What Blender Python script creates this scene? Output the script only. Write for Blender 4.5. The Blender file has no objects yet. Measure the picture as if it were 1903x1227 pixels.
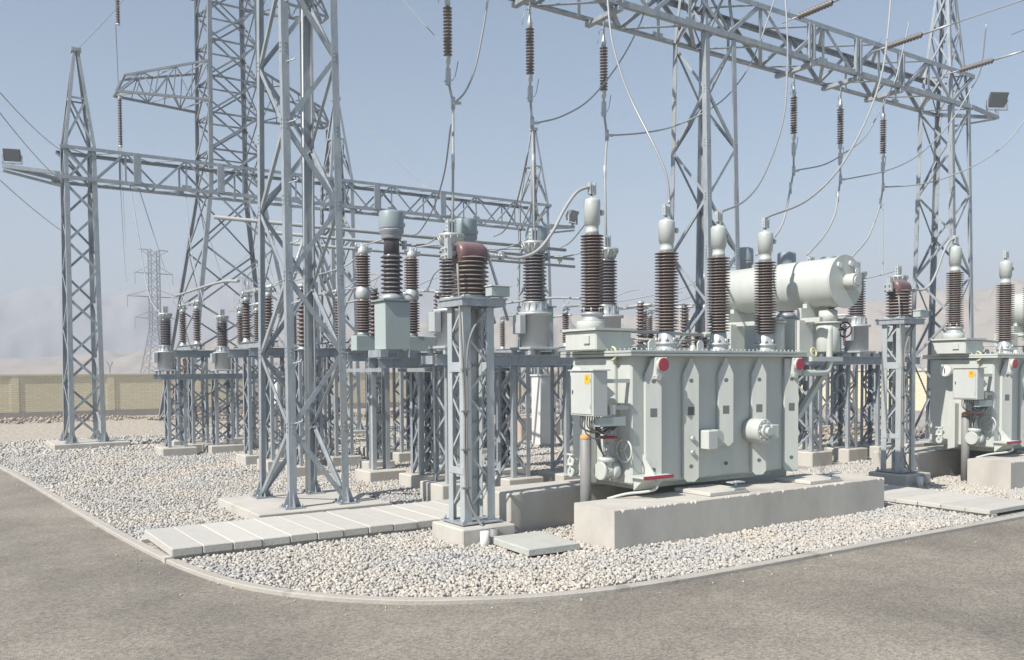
import bpy, math, random
import numpy as np
from mathutils import Vector, Matrix
random.seed(7); rng = np.random.default_rng(7)
R = math.radians
S = bpy.context.scene
COL = S.collection

# ---------------------------------------------------------------- camera, sky, sun
CAM_H = 2.5
cam = bpy.data.cameras.new('camera'); co = bpy.data.objects.new('camera', cam); COL.objects.link(co)
cam.sensor_width = 36; cam.lens = 1640 / 1903 * 36; cam.shift_y = 131.8 / 1903
cam.clip_start = .1; cam.clip_end = 12000
co.matrix_world = Matrix.Translation((0, 0, CAM_H)) @ Matrix.Rotation(R(-33.8), 4, 'Z') @ Matrix.Rotation(R(88.0), 4, 'X') @ Matrix.Rotation(R(-.35), 4, 'Z')
S.camera = co
SUN_EL, SUN_OFF = 46, 9.0
sd = Vector((-math.cos(R(SUN_EL)) * math.cos(R(SUN_OFF)), -math.cos(R(SUN_EL)) * math.sin(R(SUN_OFF)), math.sin(R(SUN_EL))))
w = bpy.data.worlds.new('World'); S.world = w; w.use_nodes = True
nt = w.node_tree; bg = nt.nodes['Background']
sky = nt.nodes.new('ShaderNodeTexSky'); sky.sky_type = 'NISHITA'; sky.sun_disc = False
sky.sun_elevation = R(SUN_EL); sky.sun_rotation = math.atan2(sd.x, sd.y)
sky.altitude = 900; sky.air_density = 1.0; sky.dust_density = 1.2; sky.ozone_density = 2.0
hsv = nt.nodes.new('ShaderNodeHueSaturation'); hsv.inputs['Saturation'].default_value = .98; hsv.inputs['Hue'].default_value = .488
nt.links.new(sky.outputs[0], hsv.inputs['Color']); nt.links.new(hsv.outputs[0], bg.inputs[0])
bg.inputs[1].default_value = .080
sl = bpy.data.lights.new('sun', 'SUN'); sl.energy = 4.6; sl.angle = R(.6); sl.color = (1, .955, .89)
so = bpy.data.objects.new('sun', sl); COL.objects.link(so); so.rotation_euler = sd.to_track_quat('Z', 'Y').to_euler()
so.location = (0, 0, 60)
S.view_settings.view_transform = 'Standard'; S.view_settings.look = 'None'; S.view_settings.exposure = 0.80; S.view_settings.gamma = 1
S.cycles.volume_bounces = 0; S.cycles.max_bounces = 6; S.cycles.use_denoising = True

# ---------------------------------------------------------------- materials
def mat(name, col, rough=.6, metal=0., col2=None, scale=4., detail=6., mix=(.35, .7), bump=0., bscale=None, dust_sheen=None, island=0., speck=None, stretch=None, objrand=0.):
    m = bpy.data.materials.new(name); m.use_nodes = True; t = m.node_tree; n = t.nodes; L = t.links
    b = n['Principled BSDF']; b.inputs['Roughness'].default_value = rough; b.inputs['Metallic'].default_value = metal
    c4 = lambda c: (c[0], c[1], c[2], 1)
    tc = n.new('ShaderNodeTexCoord'); vec = tc.outputs['Object']
    if stretch:
        mp = n.new('ShaderNodeMapping'); mp.inputs['Scale'].default_value = stretch; L.new(vec, mp.inputs[0]); vec = mp.outputs[0]
    out = None
    if col2 is not None:
        nz = n.new('ShaderNodeTexNoise'); nz.inputs['Scale'].default_value = scale; nz.inputs['Detail'].default_value = detail
        nz.inputs['Roughness'].default_value = .78
        L.new(vec, nz.inputs['Vector'])
        r = n.new('ShaderNodeValToRGB'); r.color_ramp.elements[0].position = mix[0]; r.color_ramp.elements[1].position = mix[1]
        r.color_ramp.elements[0].color = c4(col); r.color_ramp.elements[1].color = c4(col2)
        L.new(nz.outputs['Fac'], r.inputs[0]); out = r.outputs[0]
    else:
        rgb = n.new('ShaderNodeRGB'); rgb.outputs[0].default_value = c4(col); out = rgb.outputs[0]
    if speck:
        nz2 = n.new('ShaderNodeTexNoise'); nz2.inputs['Scale'].default_value = speck[0]; nz2.inputs['Detail'].default_value = 2
        L.new(vec, nz2.inputs['Vector'])
        r2 = n.new('ShaderNodeValToRGB'); r2.color_ramp.elements[0].position = speck[2]; r2.color_ramp.elements[1].position = speck[3]
        L.new(nz2.outputs['Fac'], r2.inputs[0])
        mx = n.new('ShaderNodeMix'); mx.data_type = 'RGBA'
        L.new(r2.outputs[0], mx.inputs['Factor']); L.new(out, mx.inputs['A']); mx.inputs['B'].default_value = c4(speck[1]); out = mx.outputs['Result']
    if island or objrand:
        g = n.new('ShaderNodeObjectInfo' if objrand else 'ShaderNodeNewGeometry'); island = island or objrand
        r3 = n.new('ShaderNodeValToRGB'); e = r3.color_ramp.elements
        e[0].position = 0; e[0].color = (1 - island, 1 - island, 1 - island * .9, 1); e[1].position = 1; e[1].color = (1 + island * .4, 1 + island * .36, 1 + island * .3, 1)
        L.new(g.outputs['Random' if objrand else 'Random Per Island'], r3.inputs[0])
        mx = n.new('ShaderNodeMix'); mx.data_type = 'RGBA'; mx.blend_type = 'MULTIPLY'; mx.inputs['Factor'].default_value = 1
        L.new(out, mx.inputs['A']); L.new(r3.outputs[0], mx.inputs['B']); out = mx.outputs['Result']
    if dust_sheen:  # paler upward faces: dust, plus sky reflection painted in on the insulator sheds
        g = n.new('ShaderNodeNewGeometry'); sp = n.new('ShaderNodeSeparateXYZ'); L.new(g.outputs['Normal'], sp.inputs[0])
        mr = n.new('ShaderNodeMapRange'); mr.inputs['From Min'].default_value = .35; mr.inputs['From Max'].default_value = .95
        mr.inputs['To Max'].default_value = dust_sheen[1]; L.new(sp.outputs['Z'], mr.inputs['Value'])
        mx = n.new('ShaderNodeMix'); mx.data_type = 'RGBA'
        L.new(mr.outputs[0], mx.inputs['Factor']); L.new(out, mx.inputs['A']); mx.inputs['B'].default_value = c4(dust_sheen[0]); out = mx.outputs['Result']
    L.new(out, b.inputs['Base Color'])
    if bump:
        nb = n.new('ShaderNodeTexNoise'); nb.inputs['Scale'].default_value = bscale or scale * 5; nb.inputs['Detail'].default_value = 6
        L.new(tc.outputs['Object'], nb.inputs['Vector'])
        bp = n.new('ShaderNodeBump'); bp.inputs['Strength'].default_value = bump; bp.inputs['Distance'].default_value = .02
        L.new(nb.outputs['Fac'], bp.inputs['Height']); L.new(bp.outputs[0], b.inputs['Normal'])
    return m
STEEL = mat('galvanised_steel', (.245, .275, .30), .5, .25, (.43, .46, .48), 6, 10, (.32, .68), .15, 60, stretch=(1, 1, .3), speck=(1.1, (.36, .34, .31), .60, .85))
STEEL2 = mat('galvanised_steel_pale', (.40, .43, .44), .5, .25, (.50, .525, .53), 3, 8, (.3, .7), .1, 60)
FARSTEEL = mat('weathered_tower_steel', (.21, .235, .26), .6, .2, (.30, .325, .345), 1, 4)
PAINT = mat('transformer_paint', (.455, .48, .445), .45, 0, (.555, .57, .53), 2.2, 9, (.3, .72), .05, 8, stretch=(1, 1, .16), speck=(1.4, (.40, .39, .345), .62, 1.0), dust_sheen=((.47, .455, .41), .2))
PAINTD = mat('grey_green_paint', (.36, .42, .41), .4, 0, (.42, .47, .46), 2, 6, (.3, .75), .04, 8)
CABPAINT = mat('cabinet_paint', (.47, .49, .465), .4, 0, (.53, .545, .515), 3, 6, stretch=(1, 1, .3))
CONDUCT = mat('bare_conductor', (.36, .37, .365), .6, 0, (.30, .31, .31), 3, 4)
HEADG = mat('blue_grey_head', (.235, .285, .30), .42, 0, (.28, .33, .34), 2, 6, stretch=(1, 1, .3))
VOIDG = mat('grey_recess', (.13, .135, .135), .7)
WHITE = mat('white_paint', (.74, .74, .72), .45, 0, (.66, .66, .63), 3, 6)
PORC = mat('brown_porcelain', (.085, .06, .055), .25, 0, (.11, .075, .066), 6, 4, dust_sheen=((.45, .41, .38), .8))  # pale shed rims mix dust with painted sky reflection
PORCG = mat('dark_porcelain', (.06, .055, .065), .22, 0, (.09, .075, .08), 6, 4, dust_sheen=((.40, .38, .38), .7))
GLASS = mat('disc_porcelain', (.12, .105, .105), .3, 0, (.16, .13, .125), 3, 4, dust_sheen=((.40, .38, .36), .6))
ALU = mat('aluminium', (.50, .52, .52), .42, .35, (.42, .44, .44), 8, 4)
HEADM = mat('bushing_head_paint', (.50, .53, .50), .4, .1, (.45, .48, .46), 3, 5)
CANM = mat('cast_grey_housing', (.52, .54, .54), .42, .25, (.45, .47, .47), 3, 5)
CABLE = mat('conductor', (.34, .35, .36), .5, .4)
BLACKC = mat('black_cable', (.04, .04, .045), .5)
RED = mat('red_paint', (.40, .045, .075), .45)
REDP = mat('red_brown_resin', (.12, .068, .07), .38, 0, (.155, .09, .09), 5, 5, dust_sheen=((.34, .25, .235), .5))
YEL = mat('yellow_sticker', (.75, .42, .03), .5)
YELP = mat('yellow_paint', (.52, .49, .27), .5)
ORANGE = mat('orange_foam', (.50, .28, .13), .9, 0, (.60, .38, .2), 20, 4, (.3, .7), .5, 60)
PVC = mat('grey_pvc', (.22, .22, .215), .55, 0, (.27, .265, .25), 5, 5)
DARK = mat('dark_void', (.03, .03, .032), .7)
GLS = mat('lamp_glass', (.20, .215, .225), .12)
CONC = mat('concrete', (.54, .51, .455), .9, 0, (.41, .385, .345), 1.3, 14, (.34, .72), .16, 34, speck=(1.3, (.37, .34, .30), .56, .85), stretch=(1, 1, .5))
CONCL = mat('concrete_slab', (.54, .52, .47), .9, 0, (.45, .43, .39), 2.3, 12, (.38, .75), .3, 30, objrand=.10, speck=(3, (.40, .38, .34), .6, .8))
BRICKPINK = mat('render_pink', (.52, .41, .34), .9, 0, (.45, .36, .31), 3, 8)

def gravel_stone_mat():
    m = bpy.data.materials.new('pebbles'); m.use_nodes = True; t = m.node_tree; n = t.nodes; L = t.links
    b = n['Principled BSDF']; b.inputs['Roughness'].default_value = .85
    g = n.new('ShaderNodeNewGeometry'); r = n.new('ShaderNodeValToRGB'); cr = r.color_ramp; cr.interpolation = 'CONSTANT'
    cols = [(.43, .405, .38), (.47, .45, .425), (.39, .38, .365), (.50, .475, .44), (.46, .425, .38), (.53, .51, .485), (.42, .41, .40), (.49, .46, .415), (.36, .35, .335)]
    while len(cr.elements) < len(cols): cr.elements.new(.5)
    for i, c in enumerate(cols): cr.elements[i].position = i / len(cols); cr.elements[i].color = (*c, 1)
    L.new(g.outputs['Random Per Island'], r.inputs[0])
    tc = n.new('ShaderNodeTexCoord'); nz = n.new('ShaderNodeTexNoise'); nz.inputs['Scale'].default_value = .55; nz.inputs['Detail'].default_value = 5
    L.new(tc.outputs['Object'], nz.inputs[0]); r2 = n.new('ShaderNodeValToRGB'); r2.color_ramp.elements[0].position = .35; r2.color_ramp.elements[1].position = .68
    r2.color_ramp.elements[0].color = (.93, .95, .96, 1); r2.color_ramp.elements[1].color = (1.12, 1.06, .96, 1)
    L.new(nz.outputs[0], r2.inputs[0]); mx = n.new('ShaderNodeMix'); mx.data_type = 'RGBA'; mx.blend_type = 'MULTIPLY'; mx.inputs['Factor'].default_value = 1
    L.new(r.outputs[0], mx.inputs['A']); L.new(r2.outputs[0], mx.inputs['B']); L.new(mx.outputs['Result'], b.inputs['Base Color'])
    return m
def bed_mat(name, c1, c2, c3, vs):
    m = bpy.data.materials.new(name); m.use_nodes = True; t = m.node_tree; n = t.nodes; L = t.links
    b = n['Principled BSDF']; b.inputs['Roughness'].default_value = .95
    tc = n.new('ShaderNodeTexCoord'); v = n.new('ShaderNodeTexVoronoi'); v.inputs['Scale'].default_value = vs; L.new(tc.outputs['Object'], v.inputs[0])
    sp = n.new('ShaderNodeSeparateColor'); L.new(v.outputs['Color'], sp.inputs[0])
    r = n.new('ShaderNodeValToRGB'); e = r.color_ramp.elements; e[0].color = (*c1, 1); e[1].color = (*c2, 1); L.new(sp.outputs[0], r.inputs[0])
    nz = n.new('ShaderNodeTexNoise'); nz.inputs['Scale'].default_value = .35; nz.inputs['Detail'].default_value = 8; L.new(tc.outputs['Object'], nz.inputs[0])
    r2 = n.new('ShaderNodeValToRGB'); r2.color_ramp.elements[0].position = .42; r2.color_ramp.elements[1].position = .62; L.new(nz.outputs[0], r2.inputs[0])
    mx = n.new('ShaderNodeMix'); mx.data_type = 'RGBA'; L.new(r2.outputs[0], mx.inputs['Factor']); L.new(r.outputs[0], mx.inputs['A']); mx.inputs['B'].default_value = (*c3, 1)
    L.new(mx.outputs['Result'], b.inputs['Base Color'])
    bp = n.new('ShaderNodeBump'); bp.inputs['Strength'].default_value = .9; bp.inputs['Distance'].default_value = .05; bp.invert = True
    L.new(v.outputs['Distance'], bp.inputs['Height']); L.new(bp.outputs[0], b.inputs['Normal'])
    return m
def asphalt_mat():
    m = bpy.data.materials.new('dusty_asphalt'); m.use_nodes = True; t = m.node_tree; n = t.nodes; L = t.links
    b = n['Principled BSDF']; b.inputs['Roughness'].default_value = .88
    tc = n.new('ShaderNodeTexCoord')
    def noise(s, d, rg=.6):
        z = n.new('ShaderNodeTexNoise'); z.inputs['Scale'].default_value = s; z.inputs['Detail'].default_value = d; z.inputs['Roughness'].default_value = rg
        L.new(tc.outputs['Object'], z.inputs[0]); return z.outputs[0]
    def ramp(i, p0, p1, c0, c1):
        r = n.new('ShaderNodeValToRGB'); e = r.color_ramp.elements; e[0].position = p0; e[1].position = p1; e[0].color = (*c0, 1); e[1].color = (*c1, 1); L.new(i, r.inputs[0]); return r.outputs[0]
    base = ramp(noise(.32, 12, .68), .36, .64, (.165, .148, .126), (.280, .251, .210))
    v = n.new('ShaderNodeTexVoronoi'); v.inputs['Scale'].default_value = 48; L.new(tc.outputs['Object'], v.inputs[0])
    sp = n.new('ShaderNodeSeparateColor'); L.new(v.outputs['Color'], sp.inputs[0])
    gr = ramp(sp.outputs[0], .0, 1., (.62, .62, .62), (1.4, 1.38, 1.34))
    mx = n.new('ShaderNodeMix'); mx.data_type = 'RGBA'; mx.blend_type = 'MULTIPLY'; mx.inputs['Factor'].default_value = .85; L.new(base, mx.inputs['A']); L.new(gr, mx.inputs['B'])
    st = ramp(noise(1.7, 10, .7), .62, .74, (0, 0, 0), (.35, .35, .35))
    m2 = n.new('ShaderNodeMix'); m2.data_type = 'RGBA'; L.new(st, m2.inputs['Factor']); L.new(mx.outputs['Result'], m2.inputs['A']); m2.inputs['B'].default_value = (.16, .145, .128, 1)
    pit = ramp(noise(14, 3), .66, .72, (0, 0, 0), (.7, .7, .7))
    m3 = n.new('ShaderNodeMix'); m3.data_type = 'RGBA'; L.new(pit, m3.inputs['Factor']); L.new(m2.outputs['Result'], m3.inputs['A']); m3.inputs['B'].default_value = (.13, .118, .104, 1)
    L.new(m3.outputs['Result'], b.inputs['Base Color'])
    bp = n.new('ShaderNodeBump'); bp.inputs['Strength'].default_value = .55; bp.inputs['Distance'].default_value = .010; L.new(v.outputs['Distance'], bp.inputs['Height'])
    b2 = n.new('ShaderNodeBump'); b2.inputs['Strength'].default_value = .18; b2.inputs['Distance'].default_value = .03; L.new(noise(3, 6), b2.inputs['Height']); L.new(bp.outputs[0], b2.inputs['Normal'])
    L.new(b2.outputs[0], b.inputs['Normal'])
    return m
def brick_mat():
    m = bpy.data.materials.new('yellow_brick'); m.use_nodes = True; t = m.node_tree; n = t.nodes; L = t.links
    b = n['Principled BSDF']; b.inputs['Roughness'].default_value = .9
    tc = n.new('ShaderNodeTexCoord'); s = n.new('ShaderNodeSeparateXYZ'); L.new(tc.outputs['Object'], s.inputs[0])
    ad = n.new('ShaderNodeMath'); L.new(s.outputs[0], ad.inputs[0]); L.new(s.outputs[1], ad.inputs[1])
    cb = n.new('ShaderNodeCombineXYZ'); L.new(ad.outputs[0], cb.inputs[0]); L.new(s.outputs[2], cb.inputs[1])
    br = n.new('ShaderNodeTexBrick'); br.inputs['Scale'].default_value = 1; br.inputs['Brick Width'].default_value = .42; br.inputs['Row Height'].default_value = .13
    br.inputs['Mortar Size'].default_value = .016; br.inputs['Color1'].default_value = (.74, .66, .47, 1); br.inputs['Color2'].default_value = (.67, .60, .425, 1); br.inputs['Mortar'].default_value = (.56, .50, .37, 1)
    L.new(cb.outputs[0], br.inputs['Vector'])
    nz = n.new('ShaderNodeTexNoise'); nz.inputs['Scale'].default_value = .3; nz.inputs['Detail'].default_value = 6; L.new(tc.outputs['Object'], nz.inputs[0])
    mx = n.new('ShaderNodeMix'); mx.data_type = 'RGBA'; mx.blend_type = 'MULTIPLY'; mx.inputs['Factor'].default_value = .35
    r = n.new('ShaderNodeValToRGB'); r.color_ramp.elements[0].position = .35; r.color_ramp.elements[1].position = .65; r.color_ramp.elements[0].color = (.7, .68, .66, 1); L.new(nz.outputs[0], r.inputs[0])
    L.new(br.outputs['Color'], mx.inputs['A']); L.new(r.outputs[0], mx.inputs['B']); L.new(mx.outputs['Result'], b.inputs['Base Color'])
    return m
PEB = gravel_stone_mat()
BED = bed_mat('gravel_bed', (.26, .25, .23), (.44, .42, .38), (.37, .345, .31), 16)
DIRT = bed_mat('dirt', (.36, .32, .26), (.44, .39, .32), (.40, .35, .28), 5)
ASPH = asphalt_mat(); BRICK = brick_mat()
HILL = mat('hill_earth', (.40, .34, .27), .95, 0, (.33, .285, .23), .02, 12, (.35, .68), 0)
HILL2 = mat('mountain_rock', (.32, .315, .33), .95, 0, (.28, .275, .285), .004, 12, (.35, .68), 0)
COPE = mat('coping_stone', (.60, .56, .47), .85, 0, (.52, .48, .41), 2, 6)

# ---------------------------------------------------------------- mesh building
SPLIT = {'lifting_hole', 'flange', 'base_frame', 'lifting_eye', 'clamp', 'terminal', 'post_cap', 'lid_fitting', 'sampling_valve', 'gas_pipe', 'cradle', 'support_frame', 'top_beam', 'bracket', 'inclined_strut', 'handwheel', 'base_channel', 'end_fitting', 'side_rail', 'tap_turret', 'control_cable', 'lamp_bracket', 'joint', 'insulator', 'arcing_horn'}
class MB:
    def __init__(s): s.v = []; s.f = []; s.sm = []; s.mi = []; s.cur = 0
    def add(s, vs, fs, smooth=False):
        o = len(s.v); s.v += [tuple(v) for v in vs]; s.f += [tuple(o + i for i in f) for f in fs]; s.sm += [smooth] * len(fs); s.mi += [s.cur] * len(fs)
    def box(s, x0, x1, y0, y1, z0, z1, bev=0):
        if bev:
            b = bev; vs = []
            for z, q in ((z0, b), (z0 + b, 0), (z1 - b, 0), (z1, b)):
                vs += [(x0 + q, y0 + b, z), (x0 + b, y0 + q, z), (x1 - b, y0 + q, z), (x1 - q, y0 + b, z), (x1 - q, y1 - b, z), (x1 - b, y1 - q, z), (x0 + b, y1 - q, z), (x0 + q, y1 - b, z)]
            fs = [tuple(range(7, -1, -1)), tuple(range(24, 32))]
            for k in range(3):
                for i in range(8): j = (i + 1) % 8; fs.append((k * 8 + i, k * 8 + j, k * 8 + 8 + j, k * 8 + 8 + i))
            s.add(vs, fs); return s
        s.add([(x, y, z) for z in (z0, z1) for y in (y0, y1) for x in (x0, x1)], [(0, 2, 3, 1), (4, 5, 7, 6), (0, 1, 5, 4), (2, 6, 7, 3), (0, 4, 6, 2), (1, 3, 7, 5)]); return s
    def plate(s, p, q, ex, ey):      # slab swept p->q, section spanned by vectors ex, ey from the line
        p, q, ex, ey = map(Vector, (p, q, ex, ey))
        s.add([p, p + ex, p + ex + ey, p + ey, q, q + ex, q + ex + ey, q + ey], [(0, 3, 2, 1), (4, 5, 6, 7), (0, 1, 5, 4), (1, 2, 6, 5), (2, 3, 7, 6), (3, 0, 4, 7)]); return s
    def bar(s, p, q, w, h=None, up=(0, 0, 1)):
        p, q = Vector(p), Vector(q); h = h or w; d = (q - p).normalized(); u = Vector(up)
        if abs(d.dot(u)) > .95: u = Vector((1, 0, 0))
        r = d.cross(u).normalized(); u = r.cross(d).normalized()
        return s.plate(p - r * w / 2 - u * h / 2, q - r * w / 2 - u * h / 2, r * w, u * h)
    def ang(s, p, q, w, t, f, n):     # L section: flange along f (in face), flange along n (inwards)
        p, q, f, n = Vector(p), Vector(q), Vector(f).normalized(), Vector(n).normalized()
        s.plate(p, q, f * w, n * t); s.plate(p + n * t, q + n * t, f * t, n * (w - t)); return s
    def tube(s, pts, r, n=8, caps=True, r2=None):
        pts = [Vector(p) for p in pts]; N = len(pts); vs = []; fs = []
        prev = None
        for i, p in enumerate(pts):
            d = (pts[min(i + 1, N - 1)] - pts[max(i - 1, 0)]).normalized()
            if prev is None: a = Vector((0, 0, 1)) if abs(d.z) < .9 else Vector((1, 0, 0)); u = d.cross(a).normalized()
            else: u = (prev - d * prev.dot(d)).normalized()
            prev = u; v = d.cross(u)
            rr = r if r2 is None else r + (r2 - r) * i / (N - 1)
            for k in range(n): a = 2 * math.pi * k / n; vs.append(p + (u * math.cos(a) + v * math.sin(a)) * rr)
        for i in range(N - 1):
            for k in range(n): j = (k + 1) % n; fs.append((i * n + k, i * n + j, (i + 1) * n + j, (i + 1) * n + k))
        s.add(vs, fs, True)
        if caps: o = len(s.v) - len(vs); s.f += [tuple(o + k for k in range(n - 1, -1, -1)), tuple(o + (N - 1) * n + k for k in range(n))]; s.sm += [False] * 2; s.mi += [s.cur] * 2
        return s
    def lathe(s, prof, c=(0, 0, 0), n=24, axis='Z', smooth=True):
        c = Vector(c); vs = []; fs = []
        ax = {'Z': (Vector((1, 0, 0)), Vector((0, 1, 0)), Vector((0, 0, 1))), 'X': (Vector((0, 1, 0)), Vector((0, 0, 1)), Vector((1, 0, 0))), 'Y': (Vector((0, 0, 1)), Vector((1, 0, 0)), Vector((0, 1, 0)))}[axis]
        for r, z in prof:
            for k in range(n): a = 2 * math.pi * k / n; vs.append(c + ax[0] * (r * math.cos(a)) + ax[1] * (r * math.sin(a)) + ax[2] * z)
        for i in range(len(prof) - 1):
            for k in range(n): j = (k + 1) % n; fs.append((i * n + k, i * n + j, (i + 1) * n + j, (i + 1) * n + k))
        s.add(vs, fs, smooth)
        o = len(s.v) - len(vs); s.f += [tuple(o + k for k in range(n - 1, -1, -1)), tuple(o + (len(prof) - 1) * n + k for k in range(n))]; s.sm += [False] * 2; s.mi += [s.cur] * 2
        return s
    def cyl(s, c, r, h, n=24, axis='Z', bev=.0):
        if bev: return s.lathe([(r - bev, 0), (r, 0), (r, bev), (r, h - bev), (r, h), (r - bev, h)][1:5] if 0 else [(r - bev, 0), (r, bev), (r, h - bev), (r - bev, h)], c, n, axis, False if n < 12 else True)
        s.lathe([(r, 0), (r, h)], c, n, axis); return s
    def prism(s, pts, p0, ex, ey, ez):   # 2-D outline extruded
        p0, ex, ey, ez = map(Vector, (p0, ex, ey, ez)); N = len(pts)
        vs = [p0 + ex * a + ey * b for a, b in pts] + [p0 + ex * a + ey * b + ez for a, b in pts]
        s.add(vs, [tuple(range(N - 1, -1, -1)), tuple(range(N, 2 * N))] + [(i, (i + 1) % N, N + (i + 1) % N, N + i) for i in range(N)]); return s
    def build(s, name, m, parent=None):
        if parent and name in SPLIT:
            gs = s.groups()
            if 1 < len(gs) < 40:
                out = []
                for g_ in gs:
                    q = MB(); ids = sorted(g_); mp = {v: i for i, v in enumerate(ids)}; q.v = [s.v[i] for i in ids]
                    for f, sm, mi in zip(s.f, s.sm, s.mi):
                        if f[0] in g_: q.f.append(tuple(mp[i] for i in f)); q.sm.append(sm); q.mi.append(mi)
                    out.append(q.build_one(name, m, parent))
                return out[0]
        return s.build_one(name, m, parent)
    def groups(s):
        par = list(range(len(s.v)))
        def fd(a):
            while par[a] != a: par[a] = par[par[a]]; a = par[a]
            return a
        for f in s.f:
            for i in f[1:]: par[fd(f[0])] = fd(i)
        isl = {}
        for i in range(len(s.v)): isl.setdefault(fd(i), []).append(i)
        bb = []
        for ids in isl.values():
            a = np.array([s.v[i] for i in ids]); bb.append([a.min(0) - .006, a.max(0) + .006, set(ids)])
        ch = True
        while ch:
            ch = False
            for i in range(len(bb)):
                for j in range(i + 1, len(bb)):
                    if bb[i] and bb[j] and (bb[i][0] <= bb[j][1]).all() and (bb[j][0] <= bb[i][1]).all():
                        bb[i] = [np.minimum(bb[i][0], bb[j][0]), np.maximum(bb[i][1], bb[j][1]), bb[i][2] | bb[j][2]]; bb[j] = None; ch = True
            bb = [b for b in bb if b]
        return [b[2] for b in bb]
    def build_one(s, name, m, parent=None):
        me = bpy.data.meshes.new(name); me.from_pydata(s.v, [], s.f)
        me.polygons.foreach_set('use_smooth', s.sm)
        for q in (m if isinstance(m, (list, tuple)) else [m]): me.materials.append(q)
        me.polygons.foreach_set('material_index', s.mi)
        me.update(); o = bpy.data.objects.new(name, me); COL.objects.link(o)
        if parent: o.parent = parent
        return o
def tag(o, label=None, cat=None, group=None, kind=None):
    if label: o['label'] = label
    if cat: o['category'] = cat
    if group: o['group'] = group
    if kind: o['kind'] = kind
    return o
def empty(name, loc=(0, 0, 0), rz=0, label=None, cat=None, group=None):
    o = bpy.data.objects.new(name, None); COL.objects.link(o); o.location = loc; o.rotation_euler = (0, 0, rz); o.empty_display_size = .2
    return tag(o, label, cat, group)
def kids(o): return [c for c in KID.get(o.name, [])]
def copy_tree(o, parent=None):
    c = o.copy(); COL.objects.link(c); c.parent = parent
    for ch in [x for x in bpy.data.objects if x.parent == o]: copy_tree(ch, c)
    return c
def dup(o, loc, label, group=None, rz=None):
    c = copy_tree(o); c.location = loc
    if rz is not None: c.rotation_euler = (0, 0, rz)
    c['label'] = label
    if group: c['group'] = group
    return c
def struct(name, mb, m): return tag(mb.build(name, m), kind='structure')
def sheds(z0, z1, r, core, n, alt=0.):
    """profile of a shedded porcelain body"""
    p = [(core * 1.06, z0)]; dz = (z1 - z0) / n
    for i in range(n):
        z = z0 + dz * i; rr = r * (1 - alt * (i % 2))
        p += [(core, z + dz * .12), (rr * .985, z + dz * .34), (rr, z + dz * .42), (rr * .985, z + dz * .50), (core * 1.03, z + dz * .88)]
    p.append((core * 1.06, z1)); return p

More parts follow.
